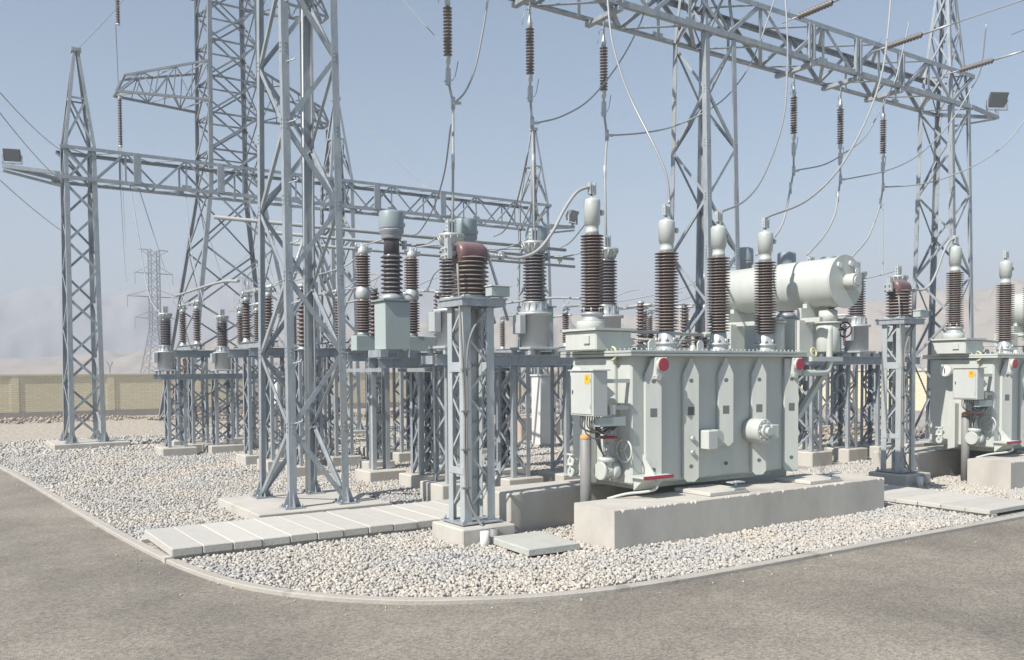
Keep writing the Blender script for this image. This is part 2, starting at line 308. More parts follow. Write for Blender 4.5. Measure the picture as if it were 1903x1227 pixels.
# ---------------------------------------------------------------- lattice work
def lattice(parent, cx, cy, z0, z1, wx0, wy0, wx1, wy1, leg, t, bays, brace, m, style='x', plates=True, faces=4, bt=None, horiz=False, skip=0, top=99, bolts=False):
    """tapering four-legged column; legs and the bracing of each face are parts"""
    def corner(sx, sy, z):
        k = (z - z0) / (z1 - z0); return Vector((cx + sx * (wx0 + (wx1 - wx0) * k) / 2, cy + sy * (wy0 + (wy1 - wy0) * k) / 2, z))
    for sx in (-1, 1):
        for sy in (-1, 1):
            b = MB(); b.ang(corner(sx, sy, z0), corner(sx, sy, z1), leg, t, (-sx, 0, 0), (0, -sy, 0)); b.build('leg', m, parent)
    zs = [z0 + .06 + (z1 - z0 - .12) * i / bays for i in range(bays + 1)]
    bt = bt or t * .8
    for fi, (A, B, f, nn) in enumerate([((-1, -1), (1, -1), (1, 0, 0), (0, 1, 0)), ((1, -1), (1, 1), (0, 1, 0), (-1, 0, 0)), ((1, 1), (-1, 1), (-1, 0, 0), (0, -1, 0)), ((-1, 1), (-1, -1), (0, -1, 0), (1, 0, 0))][:faces]):
        b = MB(); f = Vector(f); nn = Vector(nn)
        for i in range(skip, min(bays, top + (1 if horiz and top < 99 else 0))):
            a0, a1, b0, b1 = corner(*A, zs[i]), corner(*A, zs[i + 1]), corner(*B, zs[i]), corner(*B, zs[i + 1])
            ins = f * leg * .35
            def dia(p, q, off):
                d = (q - p).normalized(); pr = nn.cross(d).normalized()
                if pr.z < 0: pr = -pr
                b.plate(p + nn * off - pr * brace / 2, q + nn * off - pr * brace / 2, pr * brace, nn * bt)
                if brace > .035: b.plate(p + nn * (off + bt) - pr * brace / 2, q + nn * (off + bt) - pr * brace / 2, pr * bt, nn * brace * .55)
            o1 = t + .003
            if bolts:
                for pnt in (a0 + f * leg * .5, b0 - f * leg * .5):
                    for dz in (-.05, .02, .09):
                        if abs(nn.y) > .5: b.cyl((pnt.x, pnt.y - (.016 if nn.y > 0 else 0), pnt.z + dz), .017, .016, 6, 'Y')
                        else: b.cyl((pnt.x - (.016 if nn.x > 0 else 0), pnt.y, pnt.z + dz), .017, .016, 6, 'X')
            if i >= top: dia(a0 + ins, b0 - ins, o1); continue
            if style == 'x': dia(a0 + ins, b1 - ins, o1); dia(b0 - ins, a1 + ins, o1 + bt + brace * .75 + .003)
            else:
                if (i + fi) % 2: dia(a0 + ins, b1 - ins, o1)
                else: dia(b0 - ins, a1 + ins, o1)
            if horiz and i: dia(a0 + ins, b0 - ins, o1 + 2 * bt + brace * 1.5 + .008)
        b.build('bracing', m, parent)
    if plates:
        for sx in (-1, 1):
            for sy in (-1, 1):
                c = corner(sx, sy, z0); b = MB(); x, y = c.x - sx * leg * .4, c.y - sy * leg * .4; q = leg * 1.35
                b.box(x - q, x + q, y - q, y + q, z0 - .005, z0 + .02)
                h = leg * 2.2
                for ex, ey in ((sx, 0), (0, sy), (-sx, 0), (0, -sy)):
                    e = Vector((ex, ey, 0)); pr = Vector((-ey, ex, 0)) * .012
                    st = Vector((x, y, z0 + .02)) + e * leg * .42
                    b.prism([(0, 0), (leg * .85, 0), (0, h)], st - pr / 2, e, (0, 0, 1), pr)
                for ax in (-.75, .75):
                    for ay in (-.75, .75): b.cyl((x + ax * q, y + ay * q, z0 + .02), .022, .05, 6)
                b.build('base_plate', m, parent)
    return corner
def truss(parent, x0, x1, yc, z0, z1, wy, chord, t, n, brace, m, name='beam'):
    """square box truss along X, chords and the bracing of each side are sub-parts"""
    bm = empty(name); bm.parent = parent
    for sy in (-1, 1):
        for z, nz in ((z0, 1), (z1, -1)):
            MB().ang((x0, yc + sy * wy / 2, z), (x1, yc + sy * wy / 2, z), chord, t, (0, 0, nz), (0, -sy, 0)).build('chord', m, bm)
    xs = [x0 + (x1 - x0) * i / n for i in range(n + 1)]
    for sy in (-1, 1):
        b = MB(); y = yc + sy * (wy / 2 - t - .004); dy = Vector((0, -sy * t, 0))
        for i in range(n):
            p, q = (Vector((xs[i], y, z0 + .04)), Vector((xs[i + 1], y, z1 - .04))) if i % 2 else (Vector((xs[i], y, z1 - .04)), Vector((xs[i + 1], y, z0 + .04)))
            d = (q - p).normalized(); pr = Vector((0, 1, 0)).cross(d).normalized() * brace
            b.plate(p - pr / 2, q - pr / 2, pr, dy); b.plate(p - pr / 2 + dy, q - pr / 2 + dy, pr * .12, Vector((0, -sy * brace * .7, 0)))
            if i % 2 == 0 and i: b.plate(Vector((xs[i] - brace / 2, y + dy.y * 1.3, z0 + .05)), Vector((xs[i] - brace / 2, y + dy.y * 1.3, z1 - .05)), (brace, 0, 0), dy)
            if i % 4 == 0: b.box(xs[i] - .16, xs[i] + .16, min(y, y + dy.y * 2), max(y, y + dy.y * 2), z0 + .02, z0 + .2)
        b.build('side_bracing', m, bm)
    for z, nz in ((z0 + t + .004, 1), (z1 - t - .004, -1)):
        b = MB()
        for i in range(n):
            s1 = 1 if i % 2 else -1
            p, q = Vector((xs[i], yc + s1 * (wy / 2 - .05), z)), Vector((xs[i + 1], yc - s1 * (wy / 2 - .05), z))
            d = (q - p).normalized(); pr = Vector((0, 0, 1)).cross(d).normalized() * brace
            b.plate(p - pr / 2, q - pr / 2, pr, (0, 0, nz * t))
        b.build('deck_bracing', m, bm)
    return bm

# ---------------------------------------------------------------- ground
def ring_arc(cx, cy, r, a0, a1, n): return [(cx + r * math.cos(R(a0 + (a1 - a0) * i / n)), cy + r * math.sin(R(a0 + (a1 - a0) * i / n))) for i in range(n + 1)]
# kerb line: straight along x=2.35 (left), quarter round, straight along y=7.5 (front)
left_pts = [(-2.2, 95), (.2, 45), (1.72, 27.0), (2.36, 15.6)]
arc_pts = [(2.50, 13.7), (2.62, 12.3), (2.78, 11.2), (2.99, 10.35), (3.31, 9.65), (3.72, 9.05), (4.25, 8.52), (4.95, 8.08), (5.8, 7.72), (6.8, 7.53), (8.2, 7.47)]
front_pts = [(10.9, 7.47), (15, 7.42), (24, 7.42), (60, 7.4), (140, 7.4)]
KL = left_pts + arc_pts + front_pts
def chaikin(p, n=2):
    for _ in range(n):
        q = [p[0]]
        for a, b in zip(p, p[1:]): q += [(a[0] * .75 + b[0] * .25, a[1] * .75 + b[1] * .25), (a[0] * .25 + b[0] * .75, a[1] * .25 + b[1] * .75)]
        p = q + [p[-1]]
    return p
KL = chaikin(KL, 2)
b = MB(); b.add([(-3000, -3000, -.06), (5000, -3000, -.06), (5000, 5000, -.06), (-3000, 5000, -.06)], [(0, 1, 2, 3)]); struct('ground', b, DIRT)
b = MB(); pl = [(x, y, -.03) for x, y in KL]
b.add([(p[0], p[1] + .05, -.03) for p in pl] + [(p[0], -60, -.03) for p in pl], [(i, len(pl) + i, len(pl) + i + 1, i + 1) for i in range(len(pl) - 1) if pl[i + 1][0] > pl[i][0] + 1e-6 and pl[i][1] < 7.6])
pl = [p for p in pl if p[1] > 7.59]; e_ = pl[-1]
vs = [];
for x, y, z in pl: vs += [(x + .05, y, z), (-90, y, z)]
# left field of asphalt between x=-90 and the kerb
fs = [(2 * i, 2 * i + 1, 2 * i + 3, 2 * i + 2) for i in range(len(pl) - 1)]
fs = [f for f in fs]
b.add(vs, fs)
xe = next(p for p in KL if p[1] < 7.6)
b.add([(-90, -60, -.03), (xe[0], -60, -.03), (xe[0], e_[1], -.03), (-90, e_[1], -.03)], [(0, 1, 2, 3)])
road = struct('asphalt_road', b, ASPH)
# kerb: concrete strip that stands 25 mm above the asphalt
b = MB(); n = len(KL); vs = []
for i, (x, y) in enumerate(KL):
    a = Vector(KL[max(i - 1, 0)]); c = Vector(KL[min(i + 1, n - 1)]); d = (c - a).normalized(); nr = Vector((-d.y, d.x))  # points to the yard
    if nr.x + nr.y < 0: nr = -nr
    o = Vector((x, y)); i1 = o + nr * .13
    vs += [(o.x, o.y, -.10), (o.x, o.y, .012), (o.x + nr.x * .015, o.y + nr.y * .015, .022), (i1.x, i1.y, .022), (i1.x, i1.y, -.10)]
fs = []
for i in range(n - 1):
    for k in range(4): fs.append((i * 5 + k, i * 5 + k + 1, (i + 1) * 5 + k + 1, (i + 1) * 5 + k))
b.add(vs, fs); struct('kerb', b, mat('kerb_concrete', (.44, .41, .365), .9, 0, (.35, .325, .285), 3, 10, (.35, .72), .4, 30, speck=(2.2, (.28, .26, .23), .62, .74)))
# gravel bed inside the kerb
b = MB(); inner = [(x + .1, y + .02) for x, y in KL]
poly = [p for p in inner if p[0] < 120 and p[1] < 36.5]
vs = [(x, y, -.004) for x, y in poly]; vs2 = [(60, 7.6, -.004), (60, 36.5, -.004), (poly[0][0], 36.5, -.004)]
b.add([(x, y, z) for x, y, z in vs if x < 60] + vs2, [tuple(range(len([v for v in vs if v[0] < 60]) + 3))]); struct('gravel_bed', b, BED)

def kerb_x(y):     # x of the kerb's yard side at a given y (left + arc part)
    best = None
    for (x0, y0), (x1, y1) in zip(KL, KL[1:]):
        if (y0 - y) * (y1 - y) <= 0 and y0 != y1 and x0 < 8.2: best = x0 + (x1 - x0) * (y - y0) / (y1 - y0)
    return best
BLOCKS = []   # footprints kept free of stones
def block(x0, x1, y0, y1): BLOCKS.append((x0, x1, y0, y1))

# ---------------------------------------------------------------- cable trench with cover slabs
TR = (12.14, 13.88)
slab_lab = 'light concrete cover slab in the walkway row over the cable trench beside the near tower'
x = 2.70; i = 0; first = None
while x < 12.6:
    wd = .405
    ly0 = TR[0] + random.uniform(-.012, .012)
    if i < 4: 
        b = MB(); zt = .17 + random.uniform(-.004, .004)
    else: b = MB(); zt = .17 + random.uniform(-.007, .007)
    b.box(0, wd - .009, 0, TR[1] - TR[0], -.115, 0, .012)
    o = b.build('cover_slab', CONCL); o.location = (x, ly0, zt); o.rotation_euler = (0, 0, random.uniform(-.004, .004))
    tag(o, slab_lab, 'cover slab', 'cover slabs of the cable trench beside the near tower')
    x += wd; i += 1
b = MB(); b.box(2.62, 12.7, TR[0] + .06, TR[0] + .2, -.2, .046); b.box(2.62, 12.7, TR[1] - .2, TR[1] - .06, -.2, .052)
tag(b.build('trench_wall', CONC), 'low concrete side walls carrying the slab walkway beside the near tower', 'trench wall')
block(2.4, 12.7, TR[0] - .03, TR[1] + .02)
y = 7.72; i = 0
while y < 14.0:
    b = MB(); b.box(0, 1.62, 0, .42, -.075, 0, .008); o = b.build('cover_slab', CONCL); o.location = (14.72 + random.uniform(-.01, .01), y, .12 + random.uniform(-.004, .004))
    tag(o, 'light concrete cover slab in the walkway row running to the road right of the plinth', 'cover slab', 'cover slabs of the cable trench right of the transformer'); y += .43
b = MB(); b.box(14.78, 14.92, 7.7, 14.1, -.2, .042); b.box(16.1, 16.24, 7.7, 14.1, -.2, .042)
tag(b.build('trench_wall', CONC), 'low concrete side walls under the slab row right of the plinth', 'trench wall')
block(14.65, 16.4, 7.5, 14.1)

# ---------------------------------------------------------------- near tower + right gantry
DX = 10.7
g = empty('gantry', (0, 0, 0), 0, 'tall grey lattice gantry carrying the hanging insulators, its left column closest to the road', 'gantry')
def gantry_col(cx, cy, zbeam, ztop, spire, wx, wyb, wyt, leg, style, bays, foot, z0=.15, brace=.07):
    c = empty('column'); c.parent = g
    lattice(c, cx, cy, z0, zbeam, wx * 1.08, wyb, wx, wyt, leg, .013, bays, brace, STEEL, style, True, bolts=True)
    if spire:
        s = empty('spire'); s.parent = g; lattice(s, cx, cy, zbeam, spire, wx, wyt, .22, .22, .09, .01, 4, .055, STEEL, 'x', False)
        MB().box(cx - .16, cx + .16, cy - .16, cy + .16, spire - .02, spire + .06).build('cap_plate', STEEL, s)
    f = MB(); f.box(foot[0], foot[1], foot[2], foot[3], -.25, z0 - .006, .012); f.build('footing', CONC, g); block(*foot)
    return c
c1 = gantry_col(5.69, 15.3, 10.6, 10.6, 0, 1.0, 1.65, 1.2, .128, 'zig', 8, (4.5, 6.85, 14.12, 16.5), z0=.18, brace=.08)
# cable tray with conduit climbing the far leg of the near tower, step bolts and a small junction box
b = MB(); b.box(6.02, 6.10, 16.0, 16.03, .2, 10.5); b.tube([(6.0, 15.96, .2), (6.0, 15.8, 10.5)], .022); b.build('cable_tray', STEEL2, g)
for k in range(9):
    z = 1.6 + k * 1.02; f = z / 10.6; sb = MB(); x_ = 5.16 + .02 * f; y_ = 14.47 + .22 * f; sb.tube([(x_ + .06, y_ + .03, z), (x_ + .2, y_ - .06, z + .05), (x_ + .22, y_ - .07, z + .09)], .012, 6); sb.build('step_bolt', STEEL2, g)
gantry_col(16.4, 15.8, 10.6, 11.7, 15.5, 1.06, 1.6, 1.1, .14, 'zig', 8, (15.4, 17.4, 14.7, 16.9))
gantry_col(27.1, 15.8, 10.6, 11.7, 15.5, 1.06, 1.6, 1.1, .14, 'zig', 8, (26.1, 28.1, 14.7, 16.9))
truss(g, 5.4, 27.8, 15.8, 10.62, 11.7, 1.16, .13, .013, 18, .095, STEEL)
b = MB()   # bracket with the lamp arm at the far end, vertical twin plates where insulators are carried
b.bar((27.6, 15.25, 10.70), (30.3, 15.8, 10.88), .1, .1); b.bar((27.6, 16.35, 10.70), (30.3, 15.8, 10.88), .1, .1); b.bar((27.6, 15.8, 10.2), (30.1, 15.8, 10.80), .06, .06); b.build('lamp_bracket', STEEL, g)
SX = [9.06, 11.10, 13.16, 19.82, 21.84, 23.87]
for x in SX:
    b = MB()
    for dx in (-.1, .1): b.box(x + dx - .035, x + dx + .035, 15.2, 15.28, 10.68, 11.62)
    b.box(x - .07, x + .07, 15.2, 16.4, 10.5, 10.60); b.build('hanger_plate', STEEL, g)

# ---------------------------------------------------------------- left rear gantry
g2 = g; g = empty('gantry', (0, 0, 0), 0, 'lower steel lattice gantry with pointed column tops crossing behind the yard from the left edge', 'gantry')
GY = 32.8
for cx, zt in ((4.55, 13.2), (13.75, 13.1), (23.2, 13.3)):
    c = empty('column'); c.parent = g
    lattice(c, cx, GY, .2, 8.75, 1.1, 1.65, .98, 1.08, .15, .014, 9, .08, STEEL, 'zig', True)
    lattice(c, cx, GY, 8.75, 10.0, .98, 1.08, .96, 1.0, .13, .014, 1, .07, STEEL, 'x', False)
    s = empty('spire'); s.parent = g; lattice(s, cx, GY, 10.0, zt, .96, 1.0, .2, .2, .10, .012, 2, .06, STEEL, 'x', False, horiz=True, top=1)
    MB().box(cx - .15, cx + .15, GY - .15, GY + .15, zt - .03, zt + .09).build('cap_plate', STEEL, s)
    f = MB(); f.box(cx - 1.05, cx + 1.25, GY - 1.15, GY + 1.2, -.2, .192, .02); f.build('footing', CONC, g)
truss(g, 3.95, 23.8, GY, 8.85, 9.95, 1.12, .115, .014, 20, .065, STEEL)
for x0, x1 in ((4.0, 2.35), (23.7, 25.5)):
    b = MB(); b.bar((x0, GY - .5, 9.0), (x1, GY, 9.15), .12, .12); b.bar((x0, GY + .5, 9.0), (x1, GY, 9.15), .12, .12); b.bar((x0, GY, 8.7), (x1, GY, 9.0), .08, .08); b.build('lamp_bracket', STEEL, g)
for x in (6.3, 9.1, 15.2, 18.2):
    b = MB(); b.box(x - .12, x + .12, GY - .6, GY - .55, 8.9, 9.93); b.build('hanger_plate', STEEL, g)

# ---------------------------------------------------------------- floodlights
def floodlight(loc, rz, tilt, label, sc=1.):
    r = empty('floodlight', loc, rz, label, 'floodlight', 'floodlights on the gantry ends'); r.scale = (sc,) * 3
    b = MB(); b.box(-.04, .04, -.03, .03, 0, .16); b.box(-.28, .28, -.03, .03, .14, .17); b.box(-.29, -.26, -.03, .03, .14, .42); b.box(.26, .29, -.03, .03, .14, .42); b.build('yoke', STEEL, r)
    h = MB(); c, s_ = math.cos(tilt), math.sin(tilt); ey = Vector((0, c, -s_)); ez = Vector((0, s_, c)); ce = Vector((0, 0, .42))
    h.prism([(-.25, -.20), (.25, -.20), (.25, .20), (-.25, .20)], ce - ey * .02, (1, 0, 0), ez, ey * .06)
    h.add([ce + Vector((x, 0, 0)) + ez * z + ey * y for x, z, y in ((-.25, -.2, -.02), (.25, -.2, -.02), (.25, .2, -.02), (-.25, .2, -.02), (-.13, -.1, -.2), (.13, -.1, -.2), (.13, .1, -.2), (-.13, .1, -.2))], [(4, 5, 1, 0), (5, 6, 2, 1), (6, 7, 3, 2), (7, 4, 0, 3), (7, 6, 5, 4)])
    h.build('housing', mat('dark_grey_housing', (.17, .18, .19), .5), r)
    l = MB(); l.prism([(-.22, -.17), (.22, -.17), (.22, .17), (-.22, .17)], ce + ey * .042, (1, 0, 0), ez, ey * .012); l.build('glass', GLS, r)
    return r
floodlight((2.62, 32.75, 9.1), R(165), .5, 'grey floodlight at the far left end of the rear gantry')
floodlight((25.35, 32.7, 9.1), R(200), .5, 'small floodlight on the right end bracket of the rear gantry', 1.3)
floodlight((30.25, 15.8, 10.95), R(150), .55, 'floodlight on the bracket at the right end of the tall gantry', 1.25)
floodlight((24.2, 32.2, 7.3), R(200), .4, 'tiny floodlight on the rear gantry column right of the grey insulator housing', .6)

# ---------------------------------------------------------------- suspension insulator strings
def susp():
    r = empty('insulator_string')
    MB().lathe(sheds(-1.72, -.72, .095, .05, 15), n=16).build('insulator', GLASS, r)
    b = MB(); b.tube([(0, 0, 0), (0, 0, -.3)], .016, 6); b.box(-.03, .03, -.012, .012, -.42, -.25); b.lathe([(.02, -.74), (.055, -.7), (.06, -.6), (.03, -.52), (.02, -.4)], n=12); b.build('top_fitting', ALU, r)
    b = MB(); b.lathe([(.02, -1.98), (.03, -1.9), (.06, -1.84), (.055, -1.74), (.05, -1.7)], n=12); b.box(-.05, .05, -.03, .03, -2.3, -1.96); b.build('bottom_fitting', ALU, r)
    b = MB(); b.tube([(0, 0, -.34), (-.14, -.05, -.38), (-.2, -.08, -.46), (-.27, -.1, -.74)], .009, 6); b.build('arcing_horn', STEEL, r)
    b = MB(); b.tube([(0, 0, -2.2), (.14, .05, -2.16), (.22, .08, -2.04), (.3, .1, -1.74)], .009, 6); b.tube([(0, 0, -2.2), (-.13, -.05, -2.26)], .009, 6); b.build('arcing_horn', STEEL, r)
    return r
s0 = susp(); nm = ['leftmost of six, above the reddish drum head', 'second of six, above the grey can', 'third of six, above the tallest bushing', 'fourth of six, right of the second column', 'fifth of six, over the oil conservator', 'rightmost of six, left of the last column']
for i, x in enumerate(SX):
    l = 'brown insulator string on the tall gantry, ' + nm[i]; zz = 10.6 + (.0 if i < 3 else -.03)
    if i == 0: o = s0; o.location = (x, 15.8, zz); tag(o, l, 'insulator string', 'insulator strings hanging from the tall gantry')
    else: dup(s0, (x, 15.8, zz), l, 'insulator strings hanging from the tall gantry')
    if i == 0: s0['category'] = 'insulator string'
for o in [o for o in bpy.data.objects if o.name.startswith('insulator_string')]: o['category'] = 'insulator string'
# strain strings pulled towards the camera side from the beam's top
def strain(loc, label):
    r = empty('strain_insulator', loc, 0, label, 'strain insulator', 'strain insulators on top of the tall gantry beam')
    d = Vector((0, -1, .01)).normalized(); b = MB()
    prof = sheds(.5, 1.5, .088, .038, 11)
    ax = d; u = ax.cross(Vector((0, 0, 1))).normalized(); v = ax.cross(u); vs = []; N = 14
    for rr, z in prof:
        for k in range(N): a = 2 * math.pi * k / N; vs.append(ax * z + u * rr * math.cos(a) + v * rr * math.sin(a))
    b.add(vs, [(i * N + k, (i + 1) * N + k, (i + 1) * N + (k + 1) % N, i * N + (k + 1) % N) for i in range(len(prof) - 1) for k in range(N)], True); b.build('insulator', mat('grey_brown_strain', (.185, .165, .155), .4, 0, (.15, .135, .13), 3, 4), r)
    b = MB(); b.tube([(0, 0, 0), d * .46], .018, 6); b.tube([d * 1.54, d * 2.3], .03, 8); b.tube([d * .3, d * .3 + Vector((-.15, 0, .05)), d * .5 + Vector((-.3, 0, .2))], .009, 6); b.build('clamp', ALU, r)
for i, x in enumerate([18.6, 22.4, 26.0]):
    strain((x, 15.2, 11.36), 'strain insulator pulling toward the road from the tall gantry beam, ' + ['nearest the second column', 'midway between the columns', 'beside the last column'][i])

# ---------------------------------------------------------------- conductors
def bez(pts, n=10):
    out = []; P = [Vector(p) for p in pts]
    P = [P[0] * 2 - P[1]] + P + [P[-1] * 2 - P[-2]]
    for i in range(1, len(P) - 2):
        for k in range(n):
            t = k / n; a, b_, c, d = P[i - 1:i + 3]
            out.append(.5 * ((2 * b_) + (c - a) * t + (2 * a - 5 * b_ + 4 * c - d) * t * t + (3 * b_ - a - 3 * c + d) * t ** 3))
    out.append(P[-2]); return out
CF, CY = 1640., R(33.8)
MC = np.array(co.matrix_world)[:3, :3]
def at(px, py, y):       # the point seen at a photograph pixel in the vertical plane Y = y
    d = MC @ np.array([(px - 951.5) / CF, (131.8 - (py - 613.5)) / CF, -1.]); t = y / d[1]; return Vector((d[0] * t, y, d[2] * t + CAM_H))
def conductor(pts, r, label, m=None, n=8, group=None, name='conductor_cable', cat='cable'):
    o = MB().tube(bez(pts, n), r, 8).build(name, {None: CABLE, ALU: CONDUCT, STEEL2: CONDUCT}.get(m, m)); return tag(o, label, cat, group)
def px_path(pp, y0, y1): N = len(pp) - 1; return [at(x, y, y0 + (y1 - y0) * i / N) for i, (x, y) in enumerate(pp)]
conductor(px_path([(1125, -60), (1135, 60), (1152, 130), (1175, 190), (1215, 270), (1238, 325), (1244, 378)], 14.2, 10.25), .021, 'thick conductor coming steeply down from the top edge to the bushing nearest the tank corner', CABLE)
conductor(px_path([(1658, -40), (1650, 60), (1638, 140), (1610, 222), (1562, 310), (1500, 372), (1422, 405)], 13.5, 10.25), .022, 'pale thick conductor sweeping from the top edge to the rightmost of the three tank bushings', ALU)
conductor(px_path([(1457, -40), (1463, 60), (1463, 130), (1455, 225), (1421, 323), (1385, 372), (1336, 396)], 13.5, 10.25), .019, 'thin conductor crossing the second gantry column down to the middle tank bushing', CABLE)
conductor(px_path([(909, -40), (905, 10), (895, 70), (882, 130), (865, 170), (845, 192)], 15.2, 15.75), .021, 'jumper cable curving up from the leftmost hanging rod to the top edge', CABLE)
conductor(px_path([(1207, -30), (1203, 2), (1187, 50), (1150, 118), (1097, 184), (1045, 216), (997, 229)], 15.2, 15.75), .018, 'pale jumper cable swooping from the second hanging rod up past the third insulator string', STEEL2)
conductor(px_path([(1443, -10), (1400, 108), (1361, 168), (1321, 202), (1255, 234), (1197, 247), (1134, 252)], 15.2, 15.75), .018, 'pale jumper cable running from the third hanging rod across the second gantry column', STEEL2)
conductor(px_path([(1690, 40), (1678, 92), (1664, 148), (1638, 201), (1606, 256), (1572, 283), (1532, 306), (1479, 317)], 15.0, 15.75), .019, 'dark jumper cable from the fourth hanging rod up to the beam underside', CABLE)
conductor(px_path([(1833, 45), (1823, 127), (1802, 170), (1762, 233), (1707, 288), (1648, 317), (1564, 335)], 14.0, 15.75), .019, 'jumper cable from the fifth hanging rod rising past the last gantry column', CABLE)
conductor(px_path([(1990, 100), (1903, 225), (1860, 275), (1810, 308), (1750, 333), (1700, 344), (1644, 348)], 14.0, 15.75), .019, 'pale jumper cable from the sixth hanging rod leaving at the right edge', STEEL2)
# spans going over the camera's right shoulder
for i, (x, lab) in enumerate([(18.6, 'overhead line wire leaving the tall gantry beside its second column'), (22.4, 'overhead line wire leaving the tall gantry midway to its last column'), (26.0, 'overhead line wire leaving the tall gantry beside its last column')]):
    conductor([(x, 15.2 - 2.25, 11.38), (x, 9, 11.40), (x, 2, 11.6), (x, -14, 12.6)], .016, lab, CABLE)
conductor([(20.4, -8, 14.6), (24.0, 6.0, 12.1), (25.4, 12.9, 11.72)], .010, 'slim shield wire at the right edge of the sky', CABLE)

# rods hanging below the strings down to the equipment
def drop(i, pts, label, r=.026):
    p0, p1 = Vector(pts[0]), Vector(pts[1]); b = MB(); b.tube([p0, p0.lerp(p1, .5), p1] + (list(bez(pts[1:], 6)) if len(pts) > 4 else list(map(Vector, pts[2:]))), r, 8)
    for z in (7.35, 5.95):
        pass
    o = b.build('dropper_rod', CONDUCT); tag(o, label, 'conductor rod', 'rods hanging below the insulator strings')
    p = Vector(pts[1]); c = MB(); c.tube([p + Vector((0, 0, -.12)), p + Vector((0, 0, .12))], r * 1.7, 8); c.tube([p, p + Vector((.16, -.03, .02))], r * 1.2, 8); c.build('clamp', CANM, o)
    p = Vector(pts[2]); c = MB(); c.tube([p + Vector((0, 0, -.15)), p + Vector((0, 0, .15))], r * 1.3, 8); c.build('joint', CANM, o)
def A3(px, py, y): return tuple(at(px, py, y))
drop(0, [(9.06, 15.8, 8.4), A3(842, 192, 15.75), A3(842, 300, 15.3), A3(841, 438, 14.8)], 'pale rod hanging from the leftmost insulator string down behind the reddish housing')
drop(1, [(11.10, 15.8, 8.4), A3(989, 229, 15.75), A3(991, 300, 15.4), A3(993, 445, 14.8)], 'pale rod hanging from the second insulator string to the grey can instrument')
drop(2, [(13.16, 15.8, 8.4), A3(1128, 252, 15.75), A3(1124, 320, 15.3), A3(1127, 478, 14.8)], 'pale rod hanging from the third insulator string beside the tallest bushing')
drop(3, [(19.82, 15.8, 8.4), A3(1475, 318, 15.75), A3(1469, 350, 15.7), A3(1457, 408, 15.5), A3(1438, 442, 15.3), A3(1405, 475, 15)], 'pale rod hanging from the fourth insulator string, bending left at its foot')
drop(4, [(21.84, 15.8, 8.4), A3(1562, 334, 15.75), A3(1557, 366, 15.7), A3(1551, 400, 15.5), A3(1532, 437, 15.3), A3(1500, 474, 15)], 'pale rod hanging from the fifth insulator string, bending down toward the conservator top')
drop(5, [(23.87, 15.8, 8.4), A3(1641, 348, 15.75), A3(1636, 378, 15.7), A3(1628, 405, 15.5), A3(1611, 445, 15.3), A3(1583, 478, 15)], 'pale rod hanging from the sixth insulator string, bending behind the conservator end')
conductor([A3(1641, 380, 15.6), A3(1641, 440, 13), A3(1641, 512, 11.2)], .012, 'thin vertical wire down to the far reddish current transformer', STEEL2)
from mathutils import noise as mnoise
